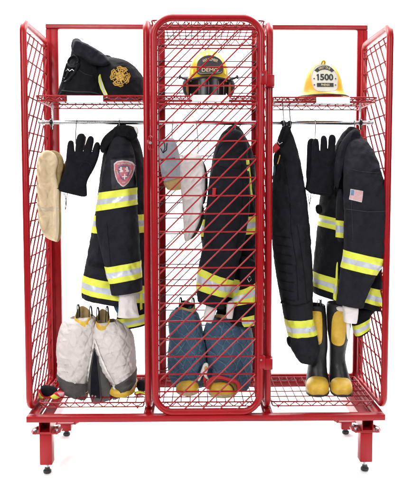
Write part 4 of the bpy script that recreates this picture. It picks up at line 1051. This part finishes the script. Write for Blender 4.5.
def dish(P2, surf, depth, bm, step=.0022, mi=0):
    cells, pos = grid_in(P2, step); A, B = {}, {}
    for k, (x, z, d) in pos.items():
        y = surf(x, z); A[k] = bm.verts.new((x, y, z)); B[k] = bm.verts.new((x, y+depth, z))
    cs = set(cells)
    for (i, j) in cells:
        ks = [(i, j), (i+1, j), (i+1, j+1), (i, j+1)]
        f = bm.faces.new([A[k] for k in ks]); f.material_index = mi; f = bm.faces.new([B[k] for k in reversed(ks)]); f.material_index = mi
        for (di, dj, a, b) in ((0, -1, 0, 1), (1, 0, 1, 2), (0, 1, 2, 3), (-1, 0, 3, 0)):
            if (i+di, j+dj) not in cs: f = bm.faces.new((A[ks[b]], A[ks[a]], B[ks[a]], B[ks[b]])); f.material_index = mi
# right helmet, ivory shield 1500
ch = at(322.5, 91.0, .22); ZSH = ZS-.004+.006
hc = Vector((ch.x, .22, ZSH+.026)); ha = (at(342.6, 88, .22).x-at(303.4, 88, .22).x)/2; hh = at(322, 63.0, .22).z-hc.z
h1 = thing('fire_helmet', 'yellow fire helmet with ivory 1500 shield on right shelf', 'helmet', (hc.x, hc.y, ZSH), 'fire helmets on the shelves')
bm = BM(); dome(bm, hc, ha, ha*1.18, hh, brim=.019, flare=.10); h1s = obj('helmet_shell', bm, M['helmet'], h1)
bm = BM(); N = 48; tube(bm, [Vector((hc.x+math.cos(u)*(ha*1.10+.0193), hc.y+math.sin(u)*(ha+.0175)*1.18*1.09, hc.z-.0165)) for u in [2*PI*k/N for k in range(N)]], .0026, 8, closed=True); obj('edge_trim', bm, M['blackplastic'], h1)
bm = BM(); tube(bm, [hc+Vector((0, -ha*.9, -.024)), hc+Vector((0, -ha*.9, -.03))], .0016, 6)
bm.free()
bm = BM()
for s in (-1, 1):
    box(bm, (hc.x+s*.055-.010, hc.y-.09, ZSH), (hc.x+s*.055+.010, hc.y+.08, hc.z-.01), .004)
box(bm, (hc.x-.06, hc.y-.095, ZSH+.001), (hc.x+.06, hc.y-.085, hc.z-.014), .003)
obj('ear_band', bm, M['redstrap'], h1)
for s in (-1, 1):
    bm = BM(); box(bm, (hc.x+s*(ha+.026)-.006, hc.y-.012, hc.z-.030), (hc.x+s*(ha+.026)+.006, hc.y+.012, hc.z-.012), .003); obj('goggle_clip', bm, M['blackplastic'], h1)
Ysh = hc.y-ha*1.18-.030
SH = [(318.2, 64.4), (322, 63.6), (326, 63.4), (331, 65.4), (335.8, 69.6), (338.6, 75), (338.9, 79.5), (338.0, 83), (338.2, 87), (335.8, 90.2), (331, 91.0), (326, 91.4), (321, 91.2), (317, 90.4), (314.2, 88), (313.2, 84), (312.4, 80), (312.2, 75), (314.2, 69.4), (316, 66)]
P2 = smoothpoly([pxz(x, y, Ysh) for x, y in SH], 2); scx = sum(p[0] for p in P2)/len(P2); szm = min(p[1] for p in P2)
ssf = lambda x, z: Ysh+(x-scx)**2*3.2+max(0, z-szm)*.20
bm = BM(); dish(P2, ssf, .003, bm); s1 = obj('front_shield', bm, M['shieldw'], h1)
bm = BM(); N = len(P2); tube(bm, [Vector((x, ssf(x, z)-.0003, z)) for x, z in P2], .0014, 6, closed=True); obj('shield_edge', bm, M['patchpale'], s1)
def scr(c, k): return [(c[0]+(x-c[0])*k, c[1]+(y-c[1])*k) for x, y in P2]
bm = BM()
A = []
cx_, cy_ = 325.4, 74.4
arc_o = [(cx_+11.7*math.sin(a), cy_-9.6*math.cos(a)) for a in [(-60+k*120/12)*PI/180 for k in range(13)]]
arc_i = [(cx_+8.2*math.sin(a), cy_-5.7*math.cos(a)) for a in [(60-k*120/12)*PI/180 for k in range(13)]]
dish([pxz(x, y, Ysh) for x, y in arc_o+arc_i], lambda x, z: ssf(x, z)-.0014, .0012, bm, .0014)
dish([pxz(x, y, Ysh) for x, y in [(317.3, 82.6), (334, 82.6), (334, 86.6), (317.3, 86.6)]], lambda x, z: ssf(x, z)-.0014, .0012, bm, .0014)
objs('shield_panel', bm, M['ink'], s1, smooth=False)
bm = BM(); s3 = lambda x, z: ssf(x, z)-.0012
text_bm(bm, '500', pxz(327.3, 76.6, Ysh), .0560, .0275, .0006, s3, bold=.03); q = pxz(318.7, 76.6, Ysh)
for (xa, xb, za, zb_) in ((-.0028, .0028, -.0137, .0137), (-.0062, -.0028, .0062, .0112)):
    dish([(q[0]+xa, q[1]+za), (q[0]+xb, q[1]+za), (q[0]+xb, q[1]+zb_), (q[0]+xa, q[1]+zb_)], lambda x, z: ssf(x, z)-.0018, .0012, bm, .0017)
obj('shield_number', bm, M['ink'], s1, smooth=False)
bm = BM(); s4 = lambda x, z: ssf(x, z)-.0016
text_bm(bm, 'FIRST DUE', (pxz(325.5, 66.6, Ysh)), .050, .0095, .0006, s4, arc=.044, bold=0)
text_bm(bm, 'PHENIX', pxz(325.7, 84.6, Ysh), .036, .0095, .0006, s4, bold=0); obj('shield_lettering', bm, M['cream_ink'], s1, smooth=False)
bm = BM()
for (x, y) in ((314.8, 78), (314.8, 84.4), (336.4, 78), (336, 84.6)):
    q = pxz(x, y, Ysh); disc(bm, (q[0], ssf(*q)-.001, q[1]), (0, 1, 0), .0028, .004, 10)
obj('rivet', bm, mat('bronze', (.10, .06, .04), .4, metal=.6), s1)
bm = BM(); q = at(322.5, 62.5, Ysh+.03)
tube(bm, rounded([Vector((q.x-.006, Ysh+.035, q.z-.012)), Vector((q.x-.003, Ysh+.012, q.z+.004)), Vector((q.x+.006, Ysh+.012, q.z+.004)), Vector((q.x+.010, Ysh+.035, q.z-.012))], .006, 3, False), .004, 8); obj('shield_holder', bm, M['helmet'], h1)

# middle helmet, black shield DEMO, dark visor
ch = at(208.6, 80, .24); ha = (at(228.4, 79, .24).x-at(188.6, 79, .24).x)/2; hc = Vector((ch.x, .24, at(208, 79.5, .24).z)); hh = at(208.5, 51.0, .24).z-hc.z
h2 = thing('fire_helmet', 'yellow fire helmet with black DEMO shield and dark visor behind mesh door', 'helmet', (hc.x, hc.y, ZS+.006), 'fire helmets on the shelves')
bm = BM(); dome(bm, hc, ha, ha*1.16, hh, brim=.004); h2s = obj('helmet_shell', bm, M['helmet2'], h2)
Yv = hc.y-ha*1.16-.004
bm = BM(); P2 = smoothpoly([pxz(x, y, Yv) for x, y in [(190.6, 78.8), (197, 77.2), (208.6, 76.6), (220, 77.2), (226.8, 78.8), (227.2, 90), (225.4, 97.4), (192, 97.4), (190.2, 90)]], 1)
vcx = hc.x; vsf = lambda x, z: Yv-.004+(abs(x-vcx)/.09)**2*.045
dish(P2, vsf, .003, bm, .003); vs = obj('visor', bm, M['visor'], h2)
bm = BM(); 
for dx_ in (-.043, -.002, .040, .062):
    x = vcx+dx_; z0 = at(208, 94, Yv).z; z1 = at(208, 81, Yv).z
    tube(bm, [(x, vsf(x, 0)-.0015, z0), (x+.001, vsf(x, 0)-.0025, (z0+z1)/2), (x, vsf(x, 0)-.0015, z1)], [.0008, .0016, .0008], 6)
obj('visor_highlight', bm, M['steel'], vs)  # upright highlights on the visor, modelled as thin steel strips
bm = BM(); P = [Vector((vcx+s*.097, vsf(vcx+s*.097, 0)+(.0), at(208, 77.2+abs(s)**2*2.2, Yv).z)) for s in [k/10-1 for k in range(21)]]; tube(bm, P, .0045, 8); obj('visor_trim', bm, M['blackplastic'], h2)
bm = BM(); box(bm, (hc.x-.07, hc.y-.06, ZS+.006), (hc.x+.07, hc.y+.11, hc.z-.02), .02); obj('liner', bm, M['suede'], h2)
for s, x0, x1 in ((-1, 180.8, 191.5), (1, 226.5, 235.8)):
    xa = (x0+x1)/2
    bm = BM(); inflate(bm, [(xa-s*4.5-s*0, 77.5), (xa+s*1.5, 78.5), (xa+s*4.2, 84), (xa+s*3.6, 91), (xa+s*1, 96.5), (xa-s*4.5, 97), (xa-s*5, 88)], .20, .022, .02, seed=88); ef = obj('ear_flap', bm, M['leather'], h2)
    bm = BM(); inflate(bm, [(xa-s*2.4, 83), (xa-s*.2, 83), (xa+s*.2, 90), (xa-s*1.2, 95), (xa-s*3, 95)], .178, .006, .008, seed=89, step=.002); obj('leather_strap', bm, M['tanleather'], ef)
    bm = BM(); tube(bm, [at(xa-s*1, 79, .17), at(xa+s*3.2, 78.2, .175), at(xa+s*6.4, 76.6, .18)], [.006, .0055, .004], 10); tube(bm, [at(xa+s*5.8, 75.2, .18), at(xa+s*6.8, 79, .18)], .005, 10)
    obj('visor_knob', bm, M['blackplastic'], h2)
bm = BM(); patch(bm, [(191.4, 70), (193.5, 69), (193.5, 74.6), (191, 75.6)], .2, bvh_of(h2s), .0015); patch(bm, [(223.9, 68.6), (225.6, 70), (226.2, 75.6), (224, 74.4)], .2, bvh_of(h2s), .0015); obj('lime_sticker', bm, M['lime'], h2s)
Ysh = hc.y-ha*1.16-.014
P2 = smoothpoly([pxz(x, y, Ysh) for x, y in [(197.5, 74.2), (196.6, 70), (196.9, 63), (198.6, 59), (203, 55.6), (210, 54), (217, 56), (221.6, 59.4), (223.3, 63.5), (223.4, 69), (222.9, 73), (218, 74), (210, 74.2), (203, 74.4)]], 2)
scx = sum(p[0] for p in P2)/len(P2); szm = min(p[1] for p in P2); ssf2 = lambda x, z: Ysh+(x-scx)**2*3.2+max(0, z-szm)*.20
bm = BM(); dish(P2, ssf2, .003, bm); s1 = obj('front_shield', bm, M['leather'], h2)
bm = BM(); c_ = (scx, sum(p[1] for p in P2)/len(P2)); tube(bm, [Vector((c_[0]+(x-c_[0])*.90, ssf2(x, z)-.0005, c_[1]+(z-c_[1])*.86)) for x, z in P2], .0007, 5, closed=True); obj('shield_stitching', bm, M['patchpale'], s1)
bm = BM(); s4 = lambda x, z: ssf2(x, z)-.0006
text_bm(bm, 'ANY-NUMBER', pxz(210.2, 58.9, Ysh), .066, .0120, .0006, s4, arc=.075, bold=0)
text_bm(bm, 'DEMO', pxz(210.2, 69.7, Ysh), .070, .0150, .0006, s4, bold=0); obj('shield_lettering', bm, M['cream_ink'], s1, smooth=False)

# ================================================================== gear bag on the left shelf
gb = thing('gear_bag', 'black fabric gear bag with gold fire emblem and rolled top on left shelf', 'bag', (at(100, 98, .22).x, .22, ZS+.006))
T = Loft([(73, 41, 82, 42, .23, .03), (72.4, 46, 92, 46.5, .23, .06), (72.6, 52, 101, 54, .23, .08), (71.5, 58, 104, 62, .23, .09), (67, 68, 105, 70, .23, .095), (63.5, 80, 106, 82, .23, .10), (59.5, 92, 106, 93, .23, .10), (59.5, 97.6, 106, 97.6, .23, .10)], .012, 101)
bm = BM(); T.mesh(bm, bot='round'); bb = obj('bag_body', bm, M['shell2'], gb)
T2 = Loft([(100, 58.5, 112, 57.5, .22, .03), (97, 62.5, 127, 61.5, .215, .07), (96, 69, 137, 69, .215, .09), (96, 78, 143.5, 78, .215, .10), (97, 88, 147, 88, .215, .105), (98, 97.6, 147, 97.6, .215, .105)], .007, 103)
bm = BM(); T2.mesh(bm, bot='round'); be = obj('bag_end', bm, M['shell2'], gb); bv = bvh_of(be)
bm = BM(); inflate(bm, [(73, 44), (75.5, 40.3), (80, 40.4), (87, 43.5), (95, 48), (104, 53.5), (110, 60), (110, 64), (105, 66.5), (97, 66), (90, 64), (84, 59), (76, 55), (72.4, 52)], 00.125, 0.030, 0.012, seed=104, amp=.012, sm=1); fp = obj('rolled_top', bm, M['shell'], gb)
bm = BM(); patch(bm, [(97.6, 75.5), (99.6, 73), (101.5, 80), (105, 89), (109, 97), (104.8, 97), (100, 88), (97.6, 81)], .12, bv, .006, thick=.004); tb_ = obj('reflective_trim', bm, M['lime'], be)
bm = BM(); patch(bm, [(98.9, 77), (99.8, 76.5), (102, 83.5), (107, 96.6), (105.2, 96.6), (100.6, 86.5)], .12, bv, .0072, thick=.002, step=.002); obj('silver_stripe', bm, M['silver'], tb_)
# gold emblem: scalloped cross in a ring, stitched lines
EC = (120.4, 76.8); ER = 9.6
def epx(r, a): return (EC[0]+ER*r*math.cos(a)*1.0, EC[1]+ER*r*math.sin(a)*1.06)
def stitchline(bm, pts, r=.0013, closed=False):
    P = []
    for (x, y) in pts:
        p = at(x, y, .12); P.append(Vector((p.x, hity(bv, p.x, p.z, .13)-.0015, p.z)))
    tube(bm, P, r, 5, closed=closed)
bm = BM()
maltese = []
for q in range(4):
    c0 = q*PI/2+.25
    for (r, d) in ((.40, -.30), (.72, -.52), (.98, -.60), (1.04, -.30), (.93, 0), (1.04, .30), (.98, .60), (.72, .52), (.40, .30)): maltese.append(epx(r, c0+d))
stitchline(bm, maltese, .0017, True)
stitchline(bm, [epx(.9*(math.hypot(x-EC[0], (y-EC[1])/1.06)/ER), math.atan2((y-EC[1])/1.06, x-EC[0])) for x, y in maltese], .0010, True)
for rr in (.42, .30): stitchline(bm, [epx(rr, k*2*PI/24) for k in range(24)], .0015, True)
stitchline(bm, [epx(.80+(.03 if k % 2 else -.03), k*2*PI/40) for k in range(40)], .0012, True)
for k in range(16):
    a = k*2*PI/16; stitchline(bm, [epx(.04, a), epx(.28, a+.15)], .0013); stitchline(bm, [epx(.46, a), epx(.58, a+.12), epx(.70, a-.05)], .0012)
for k in range(4):
    a = k*PI/2+.25; stitchline(bm, [epx(.62, a-.3), epx(.68, a-.1), epx(.6, a+.1), epx(.68, a+.3)], .0018); stitchline(bm, [epx(.84, a-.42), epx(.80, a), epx(.84, a+.42)], .0016)
obj('fire_emblem', bm, M['gold'], be)
# strap and hardware on left side
bvb = bvh_of(bb); ys = lambda x, y: (lambda p: Vector((p.x, hity(bvb, p.x, p.z, .15)-.006, p.z)))(at(x, y, .13))
bm = BM()
def sp(pts, r, closed=False): tube(bm, [ys(*q) for q in pts], r, 8, closed=closed)
sp([(67.5+ (6.8)*math.cos(a)*.9+5, 61+6.2*math.sin(a)) for a in [k*2*PI/20 for k in range(20)]], .0042, True)
sp([(66, 62), (63.5, 70), (61.5, 80)], .006); sp([(79, 64), (75, 72), (69, 80), (62, 82)], .0055); sp([(70, 68), (67, 75), (63, 80)], .004)
st_ = obj('carry_strap', bm, M['suede'], gb)
bm = BM(); sp([(64.5, 70), (67, 68.5), (69, 71), (72, 69), (74, 71)], .0018); sp([(72.5, 75), (70.5, 78.5), (68, 80.5), (64, 81)], .0018); sp([(77, 62), (79.5, 64.5), (77.5, 68)], .0016); sp([(62, 76), (64, 78.5), (62.6, 80)], .0016); sp([(69, 56), (72, 54.6), (76, 55.5)], .0014)
obj('buckle', bm, M['steel'], gb)
bm = BM(); bvt = bvh_of(bb); seam(bm, [(60.5, 90), (75, 92), (90, 92), (104, 93.5)], .13, bvt, .0028); seam(bm, [(79, 70), (85, 74), (92, 76)], .13, bvt); objs('seam', bm, M['shell3'], bb)

# ================================================================== light
w = bpy.data.worlds.new('World'); scn.world = w; w.use_nodes = True
bg = w.node_tree.nodes['Background']; bg.inputs['Color'].default_value = (0.96, 0.98, 1.0, 1); bg.inputs['Strength'].default_value = 0.06
def area(name, loc, tgt, sx, sy, power, col=(1, 1, 1)):
    l = bpy.data.lights.new(name, 'AREA'); l.shape = 'RECTANGLE'; l.size = sx; l.size_y = sy; l.energy = power; l.color = col
    o = bpy.data.objects.new(name, l); COL.objects.link(o); o.location = loc
    o.rotation_euler = (Vector(tgt)-Vector(loc)).to_track_quat('-Z', 'Y').to_euler(); return o
area('key_softbox', (-2.0, -3.2, 2.6), (0, 0.1, 1.0), 1.1, 1.6, 140)
area('fill_softbox', (2.3, -3.2, 2.2), (0, 0.1, 0.9), 1.1, 1.6, 76)
area('top_softbox', (0, 0.5, 4.2), (0, 0.5, 0), 4.8, 3.4, 330)
area('backdrop_light', (-1.6, 0.9, 3.6), (-0.6, 2.8, 0.9), 1.6, 0.8, 220)
area('backdrop_light', (1.6, 0.9, 3.6), (0.6, 2.8, 0.9), 1.6, 0.8, 220)
scn.view_settings.view_transform = 'Standard'; scn.view_settings.look = 'None'
scn.view_settings.exposure = 0; scn.view_settings.gamma = 1
scn.render.engine = 'CYCLES'
